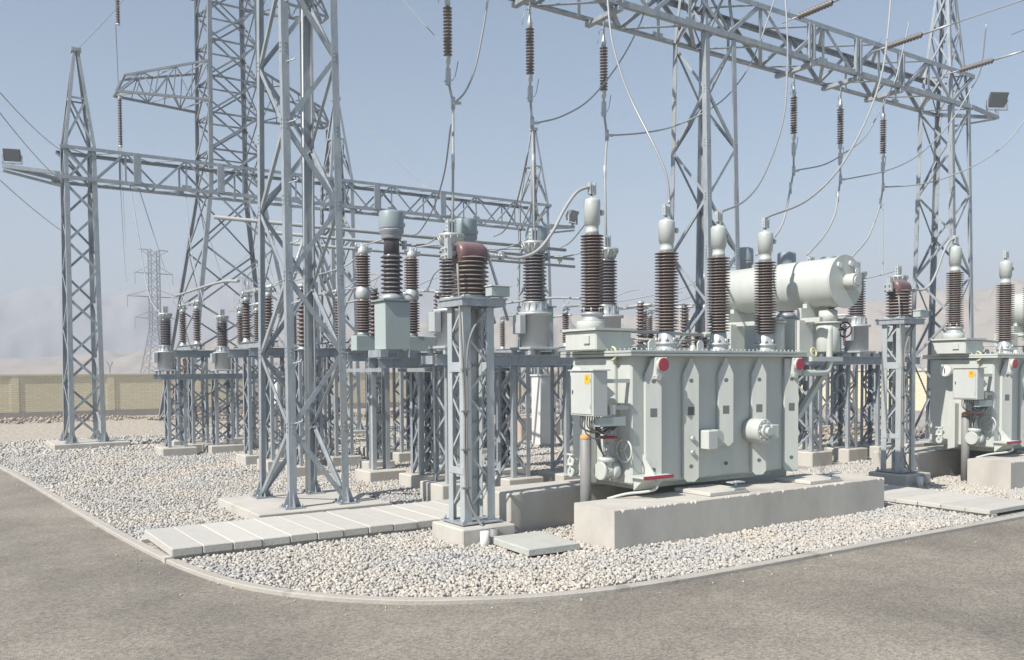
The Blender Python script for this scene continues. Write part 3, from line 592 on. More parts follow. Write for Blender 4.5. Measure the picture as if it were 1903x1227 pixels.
# ---------------------------------------------------------------- transformers
def transformer(loc, label, second=False):
    """tank 3.65 m long; origin at ground under the road-side left corner of the tank"""
    T = empty('power_transformer', loc, 0, label, 'transformer', 'power transformers')
    L, W, Z0, Z1 = 3.66, 1.45, .76, 2.74
    # tank in two steps: full-width body and a narrower left end
    b = MB(); b.box(0, L, 0, W, Z0, Z1, .03); b.box(-.07, .02, .30, W - .1, Z0 + .02, Z1 - .06, .02)
    b.box(.25, L - .3, .2, W - .2, Z0 - .1, Z0)                         # skid under the tank
    for s in (0, 1):
        for k in range(7): pass
    b.build('tank', PAINT, T)
    b = MB(); b.box(-.13, L + .24, -.14, W + .14, Z1 + .003, Z1 + .045, .008); b.box(-.13, L + .24, -.14, W + .14, Z1 - .045, Z1 - .003, .008)
    for k in range(40): b.cyl((-.08 + k * .098, -.105, Z1 + .045), .014, .03, 6)
    for k in range(16): b.cyl((-.10, -.07 + k * .10, Z1 + .045), .014, .03, 6)
    b.build('cover_flange', mat('cover_paint', (.42, .45, .42), .45, 0, (.33, .35, .33), 3, 6) if not second else PAINT, T)
    # stiffener ribs: channel plates with holes and chamfered ends
    HX = [.72, 1.68, 2.38, 3.02, 3.50]
    for k, x in enumerate([.24, 1.03, 1.81, 2.60, 3.42]):
        rb = MB(); wd = .235; d = .055; zb = Z0 - .02 if k not in (2,) else Z0 + .5
        rb.prism([(0, zb + .06), (.06, zb), (wd - .06, zb), (wd, zb + .06), (wd, Z1 - .32), (wd * .55, Z1 - .07), (wd * .45, Z1 - .07), (0, Z1 - .32)] if k < 4 else [(0, zb + .04), (.05, zb), (wd, zb), (wd, Z1 - .07), (0, Z1 - .07)], (x, -d, 0), (1, -.40, 0), (0, 0, 1), (0, .03, 0))
        rb.box(x + .01, x + .03, -d + .036, -.001, zb + .08, Z1 - .36); rb.box(x + wd - .025, x + wd - .005, -d - .05, -.001, zb + .08, Z1 - .36)
        r = rb.build('stiffener_rib', PAINT, T)
        h = MB(); cx = x + wd / 2
        yy = -d - .40 * wd / 2
        for zz in (Z1 - .42, Z0 + .22): h.prism([(.033 * math.cos(q * .5236), zz + .033 * math.sin(q * .5236)) for q in range(12)], (cx, yy - .003, 0), (1, -.40, 0), (0, 0, 1), (0, .004, 0))
        h.prism([(-.05, Z0 + 1.02), (.05, Z0 + 1.02), (.05, Z0 + 1.15), (-.05, Z0 + 1.15)], (cx, yy - .003, 0), (1, -.40, 0), (0, 0, 1), (0, .004, 0)); h.build('lifting_hole', VOIDG, r)
    # left wall rib (end face)
    rb = MB(); rb.prism([(0, Z0 - .02), (.16, Z0 - .06), (.16, Z0 + .9), (.08, Z0 + 1.02), (0, Z0 + .95)], (-.08, .72, 0), (0, 1, 0), (0, 0, 1), (-.14, 0, 0)); rb.build('end_rib', PAINT, T)
    # lugs under the cover with red caps
    for x in (.46, 3.62):
        l = MB(); l.box(x - .11, x + .13, -.16, -.005, Z1 - .36, Z1 - .06, .015); l.cyl((x, -.20, Z1 - .17), .105, .07, 24, 'Y', .01); l.cyl((x - .05, -.17, Z1 - .36), .05, .08, 16, 'Y')
        lo = l.build('valve_boss', PAINT, T); MB().cyl((x, -.222, Z1 - .17), .10, .02, 24, 'Y').build('red_cap', RED, lo)
    # hand-hole boxes on the long face: square one and round flange
    l = MB(); l.box(1.32, 1.54, -.30, .0, Z0 + .48, Z0 + .78, .015); l.cyl((1.63, -.22, Z0 + .64), .14, .22, 20, 'Y', .01); l.build('inspection_box', PAINT, T)
    l = MB(); l.cyl((2.60, -.34, Z0 + .72), .20, .34, 32, 'Y', .015); l.cyl((2.60, -.38, Z0 + .72), .12, .05, 24, 'Y', .01); l.cyl((2.60, -.44, Z0 + .72), .065, .08, 16, 'Y')
    for k in range(10): a = k * math.pi / 5; l.cyl((2.60 + .155 * math.cos(a), -.36, Z0 + .72 + .155 * math.sin(a)), .014, .03, 6, 'Y')
    l.box(2.68, 2.86, -.40, -.25, Z0 + .60, Z0 + .82, .01); l.build('drain_flange', PAINT, T)
    for z_ in (.66, .44):
        l = MB(); l.cyl((1.15, -.16, Z0 + z_), .035, .05, 12, 'Y'); l.build('plug', CANM, T)
    # jacking shelf with red lip on the near corner
    l = MB(); l.box(-.02, .56, -.30, -.005, Z0 + .12, Z0 + .155); l.prism([(0, 0), (.28, 0), (0, .3)], (.22, -.005, Z0 + .155), (0, -1, 0), (0, 0, 1), (.02, 0, 0)); l.prism([(0, 0), (.24, 0), (0, -.2)], (.04, -.005, Z0 + .12), (0, -1, 0), (0, 0, 1), (.46, 0, 0))
    l.tube(bez([(.28, -.2, Z0 + .1), (.26, -.28, Z0 - .02), (.15, -.2, Z0 - .08), (-.1, 0, Z0 - .12), (-.3, .2, Z0 - .2)], 5), .022); lo = l.build('jacking_shelf', PAINT, T)
    MB().box(-.03, .57, -.312, -.301, Z0 + .105, Z0 + .158).build('red_lip', RED, lo)
    # main oil valve on the left end
    v = empty('oil_valve', (-.10, .26, Z0)); v.parent = T
    l = MB(); l.cyl((-.1, 0, .22), .13, .12, 20, 'X', .01); l.cyl((-.26, 0, .22), .10, .3, 16, 'X'); l.cyl((-.3, 0, .22), .14, .05, 20, 'X', .008); l.lathe([(.1, .2), (.085, .34), (.13, .36), (.13, .42), (.06, .44), (.05, .62), (.03, .64)], (-.16, 0, 0), 18); l.box(-.22, -.10, -.012, .012, .44, .72); l.build('valve_body', PAINT, v)
    l = MB(); l.lathe([(.125, .70), (.15, .715), (.125, .73)], (-.16, 0, 0), 24)
    hw = MB()
    for k in range(24):
        pass
    rim = [(-.16 + .15 * math.cos(2 * math.pi * k / 20), .15 * math.sin(2 * math.pi * k / 20), .72) for k in range(21)]
    hw.tube(rim, .016, 6, False)
    for k in range(4): a = k * math.pi / 2; hw.tube([(-.16, 0, .72), (-.16 + .15 * math.cos(a), .15 * math.sin(a), .72)], .010, 6)
    hw.build('handwheel', RED, v)
    rim = [(-.16 + .19, .17 * math.cos(2 * math.pi * k / 20) - .18, .52 + .17 * math.sin(2 * math.pi * k / 20)) for k in range(21)]
    hw = MB(); hw.tube(rim, .016, 6, False)
    for k in range(3): a = k * math.pi * 2 / 3; hw.tube([(.03, -.18, .52), (.03, -.18 + .17 * math.cos(a), .52 + .17 * math.sin(a))], .010, 6)
    hw.build('handwheel', PAINT, v)
    l = MB()
    for zz in (.30, .14): l.cyl((-.36, .98 , Z0 + zz), .05, .1, 14, 'X'); l.cyl((-.40, .98, Z0 + zz), .075, .04, 14, 'X'); l.tube([(-.4, .98, Z0 + zz), (-.4, .98, Z0 + zz + .11)], .015); l.tube([(-.4, .9, Z0 + zz + .11), (-.4, 1.06, Z0 + zz + .11)], .02)
    l.build('sampling_valve', PAINT, T)
    # control cabinet hung on the left end
    c = empty('control_cabinet', (-.65, -.07, 1.82)); c.parent = T
    MB().box(-.14, .14, 0, .53, 0, .66, .012).build('cabinet_body', CABPAINT, c)
    l = MB(); l.box(-.165, .165, -.03, .56, .662, .68); l.build('cabinet_roof', CABPAINT, c)
    l = MB(); l.box(-.152, -.142, .03, .50, .03, .63, .004); d = l.build('door', CABPAINT, c); l = MB(); l.box(-.162, -.153, .45, .465, .32, .38); l.build('handle', DARK, d)
    for hz_ in (.12, .50): MB().box(-.160, -.1525, .035, .05, hz_, hz_ + .05).build('hinge', STEEL2, d)
    MB().box(-.1545, -.1525, .06, .18, .47, .61).build('warning_sticker', YEL, c)
    l = MB(); l.box(-.1556, -.1548, .085, .155, .535, .540); l.prism([(0, 0), (.03, 0), (.015, .035)], (-.1556, .105, .552), (0, 1, 0), (0, 0, 1), (.0008, 0, 0)); l.build('sticker_print', DARK, c)
    l = MB(); l.box(.145, .64, .10, .17, .48, .54); l.box(.145, .64, .10, .17, .08, .14); l.prism([(0, 0), (.16, .08), (0, .2)], (.145, .02, .24), (1, 0, 0), (0, 0, 1), (0, .03, 0)); l.box(.2, .30, .02, .25, .02, .16); l.build('bracket', PAINT, c)
    l = MB(); l.box(.0, .50, .02, .14, -.15, -.02); l.build('cable_duct', PAINTD, c)
    l = MB(); random.seed(11 + int(second))
    for k in range(9):
        x0 = -.1 + .02 * k; y0 = .34 - .03 * k; dr = random.uniform(.12, .36)
        l.tube(bez([(x0, y0, .0), (x0 - .01, y0 - .02, -dr * .7), (.05 + .02 * k, y0 - .1, -dr), (.25 + .01 * k, .06, -dr * .65), (.30 + .016 * k, .06, -.14)], 6), .010, 6)
    for k in range(4): l.tube(bez([(.08, .1 + .03 * k, -.02), (.12, .16 + .03 * k, -.35), (.3, .3, -.6), (.50, .3 + .03 * k, -.8)], 6), .011, 6)
    l.build('cable_bundle', mat('grey_cable', (.10, .10, .105), .5), c)
    # dial thermometer
    l = MB(); l.cyl((-.40, .86, 2.42), .12, .1, 24, 'X', .01); l.build('thermometer_case', WHITE, T)
    l = MB(); l.cyl((-.406, .86, 2.42), .085, .004, 24, 'X'); dd = l.build('dial', WHITE, T); l = MB(); l.box(-.411, -.407, .85, .87, 2.37, 2.48); l.build('needle', BLACKC, dd)
    l = MB(); l.box(-.30, -.01, .82, .90, 2.36, 2.46); l.build('thermometer_arm', PAINT, T)
    # turret box with the tall neutral-side bushing
    l = MB(); l.box(-.30, .42, .46, 1.24, 2.79, 3.10, .02); l.box(-.35, .47, .41, 1.29, 3.10, 3.135); l.cyl((-.08, .86, 3.135), .22, .12, 24, 'Z', .01); l.box(-.33, -.295, .6, .74, 2.9, 3.02); l.prism([(0, 0), (.1, .05), (0, .14)], (.422, .48, 2.86), (1, 0, 0), (0, 0, 1), (0, .14, 0)); l.build('turret_box', PAINT, T)
    # the bushings
    def bushing(x, y, z, htot, sh0, sh1, r, nsh):
        q = empty('bushing', (x, y, z)); q.parent = T
        MB().lathe(sheds(sh0, sh1, r, r * .58, nsh), n=28).build('porcelain', PORC, q)
        l = MB(); l.lathe([(.2, 0), (.2, .03), (.165, .035), (.165, .1), (.19, .105), (.19, .135), (.14, .15), (.13, sh0 - .02), (.12, sh0)], n=24)
        for k in range(8): a = k * math.pi / 4; l.cyl((.165 * math.cos(a), .165 * math.sin(a), .15), .018, .06, 6)
        l.build('base_flange', ALU, q)
        l = MB(); t = sh1; hd = htot - sh1 - .20
        l.lathe([(.105, t), (.105, t + .06), (.095, t + .065), (.105, t + .14), (.118, t + .145), (.118, t + .175), (.126, t + .18), (.130, t + hd - .055), (.118, t + hd - .02), (.07, t + hd), (.032, t + hd + .01), (.032, t + hd + .08)], n=24); l.cyl((.11, -.06, t + .34), .045, .05, 12, 'X'); l.build('head', HEADM, q)
        l = MB(); z2 = t + hd + .06
        for dx in (-.05, -.017, .017, .05): l.box(dx - .010, dx + .010, -.035, .035, z2, z2 + .13 + abs(dx))
        for k in range(3): l.cyl((-.07, 0, z2 + .02 + k * .045), .012, .14, 6, 'X')
        l.build('terminal_clamp', STEEL2, q)
    if not second:
        bushing(-.05, .85, 3.25, 2.12, .12, 1.36, .185, 26)
        for x in (1.0, 2.17, 3.32): bushing(x, .29, 2.785, 2.27, .32, 1.56, .19, 26)
    else:
        bushing(-.05, .85, 3.25, 2.12, .12, 1.36, .185, 26)
        for x in (1.0, 2.17, 3.32): bushing(x, .29, 2.785, 2.27, .32, 1.56, .19, 26)
    # lid clutter: domes, pipes, valves
    l = MB()
    for x in (.55, 1.1, 1.6, 2.3, 2.9): l.lathe([(.07, 2.785), (.07, 2.83), (.05, 2.84), (.045, 2.90), (.02, 2.92)], (x, 1.0, 0), 14)
    for x, y in ((.45, .1), (1.45, .05)): l.prism([(0, 0), (.13, 0), (.13, .12), (.09, .17), (.04, .17), (0, .12)], (x, y, 2.785), (1, 0, 0), (0, 0, 1), (0, .03, 0))
    l.box(.3, 3.5, 1.1, 1.16, 2.785, 2.86); l.build('lid_fitting', PAINT, T)
    l = MB(); l.tube([(.5, 1.2, 3.14), (1.5, 1.2, 3.13), (2.75, 1.2, 3.10)], .028); l.tube(bez([(2.75, 1.2, 3.10), (2.95, 1.2, 3.12), (3.0, 1.2, 3.0), (3.0, 1.2, 2.8)], 5), .05); l.tube([(.5, .6, 2.98), (2.6, .6, 2.98)], .012); l.build('gas_pipe', PAINT, T)
    l = MB()   # low-voltage bushings row at the back
    for x in (1.55, 1.75, 2.65, 2.85): MB().lathe(sheds(2.8, 3.15, .07, .04, 7), (x, 1.25, 0), 14).build('low_voltage_bushing', PORC, T)
    # conservator along Y on its supports at the right end
    cs = empty('conservator', (4.62 if not second else 5.05, 0, 4.01)); cs.parent = T
    r = .435; y0, y1 = -.38, 2.35
    MB().lathe([(r - .02, y0 + .03), (r, y0 + .06), (r, y1 - .06), (r - .05, y1)], n=48, axis='Y').build('drum', PAINT, cs)
    MB().lathe([(r + .03, y0), (r + .03, y0 + .028)], n=48, axis='Y').build('end_flange', PAINT, cs)
    l = MB(); l.cyl((.03, y0 - .2, .0), .13, .2, 24, 'Y', .01); l.cyl((.03, y0 - .22, .0), .08, .03, 20, 'Y'); l.build('level_gauge', PAINT, cs)
    l = MB()
    for a in (2.2, 1.2, .6): l.cyl((.34 * math.cos(a), y0 - .03, .34 * math.sin(a)), .05, .03, 14, 'Y')
    l.build('lifting_eye', WHITE, cs)
    MB().box(-.52, -.18, .2, .5, .40, .43).build('top_pad', PAINT, cs) if 0 else None
    l = MB()
    for y in (.2, 1.9): l.box(-.45, .45, y, y + .09, -.62, -.44); l.box(-.3, .3, y, y + .09, -.44, -.36)
    l.box(-.45, -.36, y0 + .2, 2.4, -.70, -.622); l.box(.36, .45, y0 + .2, 2.4, -.70, -.622); l.build('cradle', PAINT, cs)
    # pedestal cans with flanges, frame column, outlet pipe, diagonal strut
    l = MB()
    l.cyl((3.62, .42, 2.79), .235, .50, 28, 'Z', .01); l.cyl((3.62, .42, 3.29), .27, .035, 28); l.cyl((3.62, .42, 3.33), .24, .05, 28, 'Z', .01)
    for k in range(10): a = k * math.pi / 5; l.cyl((3.62 + .255 * math.cos(a), .42 + .255 * math.sin(a), 3.325), .014, .03, 6)
    l.build('tap_turret', PAINT, T); l = MB(); l.cyl((4.62, -.02, 2.79), .20, .50, 24, 'Z', .01); l.cyl((4.62, -.02, 3.29), .235, .03, 24); l.cyl((4.62, -.02, 3.32), .16, .2, 20); l.build('tap_turret', PAINT, T)
    l = MB(); l.prism([(0, 2.70), (.36, 2.70), (.36, 3.345), (0, 3.345)], (4.02, .12, 0), (1, 0, 0), (0, 0, 1), (0, .06, 0)); l.prism([(0, 2.70), (.3, 2.70), (.42, 3.345), (0, 3.345)], (4.02, .20, 0), (0, 1, 0), (0, 0, 1), (.06, 0, 0)); l.box(3.95, 4.8, -.2, 1.6, 2.62, 2.70)
    l.box(4.02, 4.4, 1.7, 2.1, 2.62, 3.345); l.build('support_frame', PAINT, T)
    l = MB(); l.prism([(0, 0), (.12, 0), (1.05, 1.0), (.93, 1.0)], (3.72, -.06, 1.62), (1, 0, 0), (0, 0, 1), (0, .10, 0)); l.build('diagonal_strut', PAINT, T)
    l = MB(); l.tube(bez([(3.75, -.14, 2.42), (4.2, -.14, 2.42), (4.42, -.14, 2.44), (4.50, -.14, 2.56), (4.50, -.14, 2.8), (4.50, -.14, 3.25)], 5), .055, 12); l.build('oil_pipe', PAINT, T)
    l = MB(); rim = [(4.83, -.22 + .13 * math.cos(2 * math.pi * k / 20), 3.18 + .13 * math.sin(2 * math.pi * k / 20)) for k in range(21)]; l.tube(rim, .016, 6, False)
    for k in range(3): a = .5 + k * math.pi * 2 / 3; l.tube([(4.83, -.22, 3.18), (4.83, -.22 + .13 * math.cos(a), 3.18 + .13 * math.sin(a))], .012, 6)
    l.tube([(4.62, -.2, 3.18), (4.84, -.22, 3.18)], .018, 6); l.build('handwheel', mat('dark_red_paint', (.12, .03, .03), .5), T)
    l = MB(); rim = [(4.12 + .07 * math.cos(2 * math.pi * k / 16), -.1 + .02 * math.sin(2 * math.pi * k / 16), 2.78 + .07 * math.sin(2 * math.pi * k / 16)) for k in range(17)]; l.tube(rim, .018, 6, False); l.build('yellow_ring', YELP, T)
    rim = [(-.10, .32 + .1 * math.cos(math.pi * k / 12 + math.pi / 2), 2.74 + .1 * math.sin(math.pi * k / 12 + math.pi / 2)) for k in range(13)]
    l = MB(); l.tube(rim, .02, 6); l.build('lifting_shackle', YELP, T)
    return T
TX, TY = 8.82, 9.97
T1 = transformer((TX, TY, 0), 'large grey-green oil transformer in the middle with the fully visible ribbed tank and conservator drum')
T2 = transformer((TX + DX - .42, TY, 0), 'grey-green oil transformer cut off by the right edge, with white-topped cabinet on its end', True)
tag(T1, group='power transformers')
# plinths: long concrete beams below the tanks
for k, lab in ((0, ('long pale concrete plinth with chipped edge in front of the middle transformer', 'grey concrete plinth behind, under the far side of the middle transformer')), (1, ('short visible end of the concrete plinth at the right edge', 'dark-shaded rear plinth below the right-hand transformer'))):
    ox = k * (DX - .18)
    b = MB()
    # near beam with a slightly broken upper edge
    x0, x1, y0, y1, zt = 7.85 + ox, 14.05 + ox, 9.22, 10.12, .57
    N = 220; vs = []; random.seed(3 + k)
    for i in range(N + 1):
        x = x0 + (x1 - x0) * i / N; ch = .012 + .045 * random.random() ** 9 + (.010 * random.random() if 20 < i < 60 else .003 * random.random())
        vs += [(x, y0, -.3), (x, y0, zt - ch), (x, y0 + ch * .9, zt - ch * .12), (x, y0 + .14, zt), (x, y1 - .015, zt), (x, y1, zt - .015), (x, y1, -.3)]
    fs = [(i * 7 + j, i * 7 + j + 1, (i + 1) * 7 + j + 1, (i + 1) * 7 + j) for i in range(N) for j in range(6)]
    fs = [tuple(reversed(f)) for f in fs] + [tuple(range(7)), tuple(N * 7 + j for j in range(6, -1, -1))]
    b.add(vs, fs); tag(b.build('concrete_plinth', CONC), lab[0], 'concrete plinth', 'concrete plinths of the transformers')
    b = MB(); b.box(7.45 + ox, 13.9 + ox, 11.2, 12.1, -.3, .60, .02); tag(b.build('concrete_plinth', CONC), lab[1], 'concrete plinth', 'concrete plinths of the transformers')
    block(x0 - .03, x1 + .03, y0 - .02, y1); block(7.4 + ox, 13.95 + ox, 11.15, 12.12)
    # cross ties: steel rail pads between tank and plinth
    for j, xx in enumerate((10.25, 12.6)):
        r = empty('rail_pad', (xx + ox, 9.6, .572), 0, ('flat concrete pad with bolt on the plinth ' + ('left of' if j == 0 else 'at the right end of') + ' the tank underside' if k == 0 else 'flat pad on the right-hand plinth, ' + ('nearer' if j == 0 else 'farther') + ' one'), 'bearing pad')
        q = MB(); q.box(-.42, .42, -.26, .5, .0, .06, .01); q.build('pad', CONCL, r); q = MB(); q.box(.12, .36, -.26, -.08, .062, .085); q.box(.10, .38, -.24, -.1, .16, .175); q.cyl((.24, -.17, .085), .018, .10, 8); q.build('anchor_bolt', STEEL2, r)
# small flat concrete lid on the gravel
b = MB(); b.box(-.42, .42, -.55, .5, 0, .10, .012); o = b.build('manhole_lid', mat('grey_green_concrete', (.47, .475, .43), .9, 0, (.38, .385, .35), 3, 10, (.35, .7), .4, 30)); o.location = (7.07, 10.05, .03); o.rotation_euler = (0, .0, R(-3)); tag(o, 'loose square concrete lid lying on the gravel in front of the plinth end', 'concrete lid'); block(6.66, 7.48, 9.5, 10.52)
# vertical grey conduits topped with orange foam
for k, lab in ((0, 'grey plastic conduit pipe with orange foam top in front of the middle cabinet'), (1, 'grey plastic conduit pipe with orange foam top by the right-hand cabinet')):
    r = empty('conduit_pipe', (8.29 + k * (DX - .2), 10.4, -.1), 0, lab, 'conduit pipe', 'conduit pipes at the cabinets')
    MB().lathe([(.085, 0), (.085, 1.55), (.075, 1.555)], n=20).build('pipe', PVC, r); MB().lathe([(.078, 1.54), (.088, 1.57), (.08, 1.61), (.05, 1.635), (.02, 1.64)], n=14).build('foam_cap', ORANGE, r)
for (x, y, m_, lab) in ((6.55, 10.62, WHITE, 'short white pipe stub at the foot of the near instrument stand'), (6.78, 10.74, PVC, 'short grey pipe stub at the foot of the near instrument stand'), (6.55 + DX, 10.62, WHITE, 'short white pipe stub at the foot of the far instrument stand'), (6.78 + DX, 10.74, PVC, 'short grey pipe stub at the foot of the far instrument stand')):
    o = MB().lathe([(.065, 0), (.065, .28), (.055, .28), (.055, .2)], (x, y - .12, -.05), 16).build('pipe_stub', m_); tag(o, lab, 'pipe')

# ---------------------------------------------------------------- instrument stands
def red_ct_stand(loc, label, ctlabel, cables=True):
    st = empty('instrument_stand', loc, 0, label, 'steel stand', 'tall stands of the reddish current transformers')
    w_, d_, H = .52, .46, 3.42
    for sx in (-1, 1):
        for sy in (-1, 1):
            l = MB(); l.ang((sx * w_ / 2, sy * d_ / 2, .30), (sx * w_ / 2, sy * d_ / 2, H), .125, .012, (-sx, 0, 0), (0, -sy, 0)); l.build('leg', STEEL2, st)
    for sy in (-1, 1):
        l = MB(); nb = 7
        for i in range(nb):
            za, zb = .45 + i * .42, .45 + (i + 1) * .42; s_ = 1 if (i % 2) else -1
            y = sy * (d_ / 2 - .016); l.plate((s_ * .2, y, za), (-s_ * .2, y, zb), (0, 0, .05), (0, -sy * .01, 0))
        l.build('bracing', STEEL2, st)
    for sx in (-1, 1):
        l = MB()
        for i in range(7):
            za, zb = .45 + i * .42, .45 + (i + 1) * .42; s_ = -1 if (i % 2) else 1
            x = sx * (w_ / 2 - .016); l.plate((x, s_ * .17, za), (x, -s_ * .17, zb), (0, 0, .05), (-sx * .01, 0, 0))
        l.box(sx * .262 - .006, sx * .262 + .006, -.2, .2, 2.48, 2.62); l.box(sx * .262 - .006, sx * .262 + .006, -.2, .2, 1.0, 1.1) if sx < 0 else None
        l.build('bracing', STEEL2, st)
    l = MB(); l.box(-.36, .42, -.36, .36, H + .10, H + .125); l.box(-.34, .40, -.34, -.28, H + .002, H + .10); l.box(-.34, .40, .28, .34, H + .002, H + .10); l.box(-.34, -.28, -.278, .278, H + .002, H + .10); l.box(.34, .40, -.278, .278, H + .002, H + .10); l.build('top_frame', STEEL, st)
    l = MB(); l.box(-.34, .34, -.31, .31, .28, .30)
    for ax in (-.3, .3):
        for ay in (-.27, .27): l.cyl((ax, ay, .30), .02, .06, 6)
    l.build('base_plate', STEEL, st)
    MB().box(-.46, .44, -.50, .40, -.2, .262, .02).build('footing', CONC, st)
    l = MB(); l.tube(bez([(-.33, -.20, H + .6), (-.31, -.27, 2.8), (-.28, -.28, 2.0), (-.28, -.28, 1.2), (-.24, -.28, .7), (-.12, -.36, .35), (.05, -.52, .05)], 6), .017, 6)
    l.tube(bez([(.1, -.3, H), (-.2, -.28, 2.9), (-.24, -.29, 2.0), (-.25, -.29, 1.0), (-.18, -.29, .55), (.0, -.5, .1)], 6), .015, 6)
    for z in (.8, 1.35, 1.9, 2.5): l.box(-.33, -.2, -.31, -.26, z, z + .03)
    l.build('control_cable', PVC, st)
    block(loc[0] - .46, loc[0] + .48, loc[1] - .48, loc[1] + .44)
    # CT on top
    c = empty('current_transformer', (loc[0], loc[1], H + .125), 0, ctlabel, 'current transformer', 'reddish current transformers')
    MB().lathe(sheds(.04, .62, .275, .19, 9), n=32).build('insulator', PORC, c)
    l = MB(); l.box(-.22, .22, -.22, .22, 0, .05, .01); l.box(.1, .42, -.42, -.24, .02, .16, .008); l.build('base_box', PAINTD, c)
    l = MB(); l.box(.08, .45, -.45, -.21, .162, .175); l.build('terminal_box_lid', WHITE, c)
    # horizontal resin drum, axis along the sight line crossing (x-axis rotated a little)
    l = MB(); l.lathe([(.06, -.25), (.14, -.245), (.175, -.21), (.188, -.15), (.188, .10), (.175, .18), (.14, .23), (.09, .26), (.05, .265)], (0, 0, .64), 36, 'X'); l.lathe([(.20, .50), (.16, .6), (.15, .64)], n=28) if 0 else None
    l.build('head', REDP, c)
    l = MB(); l.cyl((-.40, 0, .64), .055, .14, 16, 'X'); l.box(-.42, -.36, -.09, .09, .56, .74); l.box(-.40, -.34, -.05, .05, .70, .86)
    for k in range(4): l.cyl((-.46, -.05 + .1 * (k % 2), .6 + .1 * (k // 2)), .018, .05, 8, 'X')
    l.cyl((.27, 0, .66), .04, .28, 14, 'X'); l.box(.52, .57, -.05, .05, .60, .73)
    for k in range(3): l.cyl((.42 + .05 * k, -.08, .66), .013, .16, 6, 'Y')
    l.build('terminal', ALU, c)
    return st, c
st1, ct1 = red_ct_stand((6.72, 11.12, 0), 'tall narrow galvanised stand nearest the road carrying the reddish current transformer', 'current transformer with glossy reddish-brown drum head on the nearest stand')
st2, ct2 = red_ct_stand((6.72 + DX, 11.12, 0), 'tall narrow galvanised stand between the two transformers', 'current transformer with reddish drum head standing between the two transformers')
st2.children  # (bay copy carries its own cables)
for k in (0, 1):
    ox = k * DX; h = Vector((6.72 + ox + .56, 11.12, 3.545 + .66)); e = Vector((TX + ox - .11 - .42 * k, TY + .85, 5.33))
    conductor([h + Vector(((e.x - h.x) * p_, (e.y - h.y) * p_, (e.z - h.z) * q_)) for p_, q_ in ((0, 0), (.2, -.01), (.4, .10), (.57, .36), (.71, .68), (.86, .93), (1.02, 1.02))], .026, ('thick grey conductor arching from the reddish head to the tallest bushing' if k == 0 else 'pale conductor arching to the left bushing of the right-hand transformer'), STEEL2, 8)

# generic lattice pedestal
def pedestal(loc, H, w_=.5, label='', group=None, foot=.30, style='x', leg=.085, fw=.45, bays=None, cat='steel stand', d_=None):
    p = empty('steel_pedestal', loc, 0, label, cat, group); d_ = d_ or w_
    lattice(p, 0, 0, foot, H, w_, d_, w_, d_, leg, .010, bays or max(3, int((H - foot) / (w_ * 1.05))), .045, STEEL, style, False)
    l = MB(); l.box(-fw, fw, -fw, fw, -.2, foot - .004, .015); l.build('footing', CONC, p)
    l = MB(); l.box(-w_ / 2 - .04, w_ / 2 + .04, -d_ / 2 - .04, d_ / 2 + .04, H + .002, H + .02); l.build('top_plate', STEEL, p)
    block(loc[0] - fw - .02, loc[0] + fw + .02, loc[1] - fw - .02, loc[1] + fw + .02)
    return p
def ibeam(mb, p, q, h, w_):
    p, q = Vector(p), Vector(q); d = (q - p).normalized(); r = d.cross(Vector((0, 0, 1))).normalized(); up = Vector((0, 0, 1)); t = .012
    mb.plate(p - r * w_ / 2, q - r * w_ / 2, r * w_, up * t); mb.plate(p - r * w_ / 2 + up * (h - t), q - r * w_ / 2 + up * (h - t), r * w_, up * t); mb.plate(p - r * t / 2 + up * t, q - r * t / 2 + up * t, r * t, up * (h - 2 * t))
# --- equipment prototypes
def can_ct():     # dead tank instrument: can + dark insulator + ribbed top
    c = empty('can_instrument')
    MB().lathe([(.31, .16), (.31, .80), (.37, .805), (.37, .86), (.26, .865)], n=36).build('can', CANM, c)
    l = MB(); l.box(-.37, .37, -.37, .37, .10, .155, .01)
    for sx in (-.3, .3):
        for sy in (-.3, .3): l.box(sx - .04, sx + .04, sy - .04, sy + .04, 0, .10)
    l.build('base_frame', STEEL2, c)
    l = MB(); l.lathe([(.27, .865), (.25, .90), (.225, 1.06), (.235, 1.08)], n=28)
    for k in range(12): a = k * math.pi / 6; l.box(.25 * math.cos(a) - .015, .25 * math.cos(a) + .015, .25 * math.sin(a) - .015, .25 * math.sin(a) + .015, .87, 1.05)
    l.build('lower_flange', ALU, c)
    MB().lathe(sheds(1.08, 2.06, .235, .165, 15), n=28).build('insulator', PORCG, c)
    l = MB(); l.lathe([(.16, 2.06), (.18, 2.10), (.25, 2.24), (.26, 2.25), (.26, 2.30), (.1, 2.305)], n=28)
    for k in range(12): a = k * math.pi / 6; l.tube([(.175 * math.cos(a), .175 * math.sin(a), 2.09), (.255 * math.cos(a), .255 * math.sin(a), 2.25)], .016, 5)
    l.build('top_flange', ALU, c)
    l = MB(); l.cyl((0, 0, 2.3), .03, .16, 10)
    for dx in (-.07, 0, .07): l.box(dx - .018, dx + .018, -.05, .05, 2.33, 2.58)
    for k in range(3): l.cyl((-.12, 0, 2.37 + k * .075), .015, .24, 6, 'X')
    l.build('terminal_clamp', STEEL2, c)
    l = MB(); l.box(-.47, -.32, -.16, .10, .42, .80, .01); l.build('side_box', CANM, c)
    return c
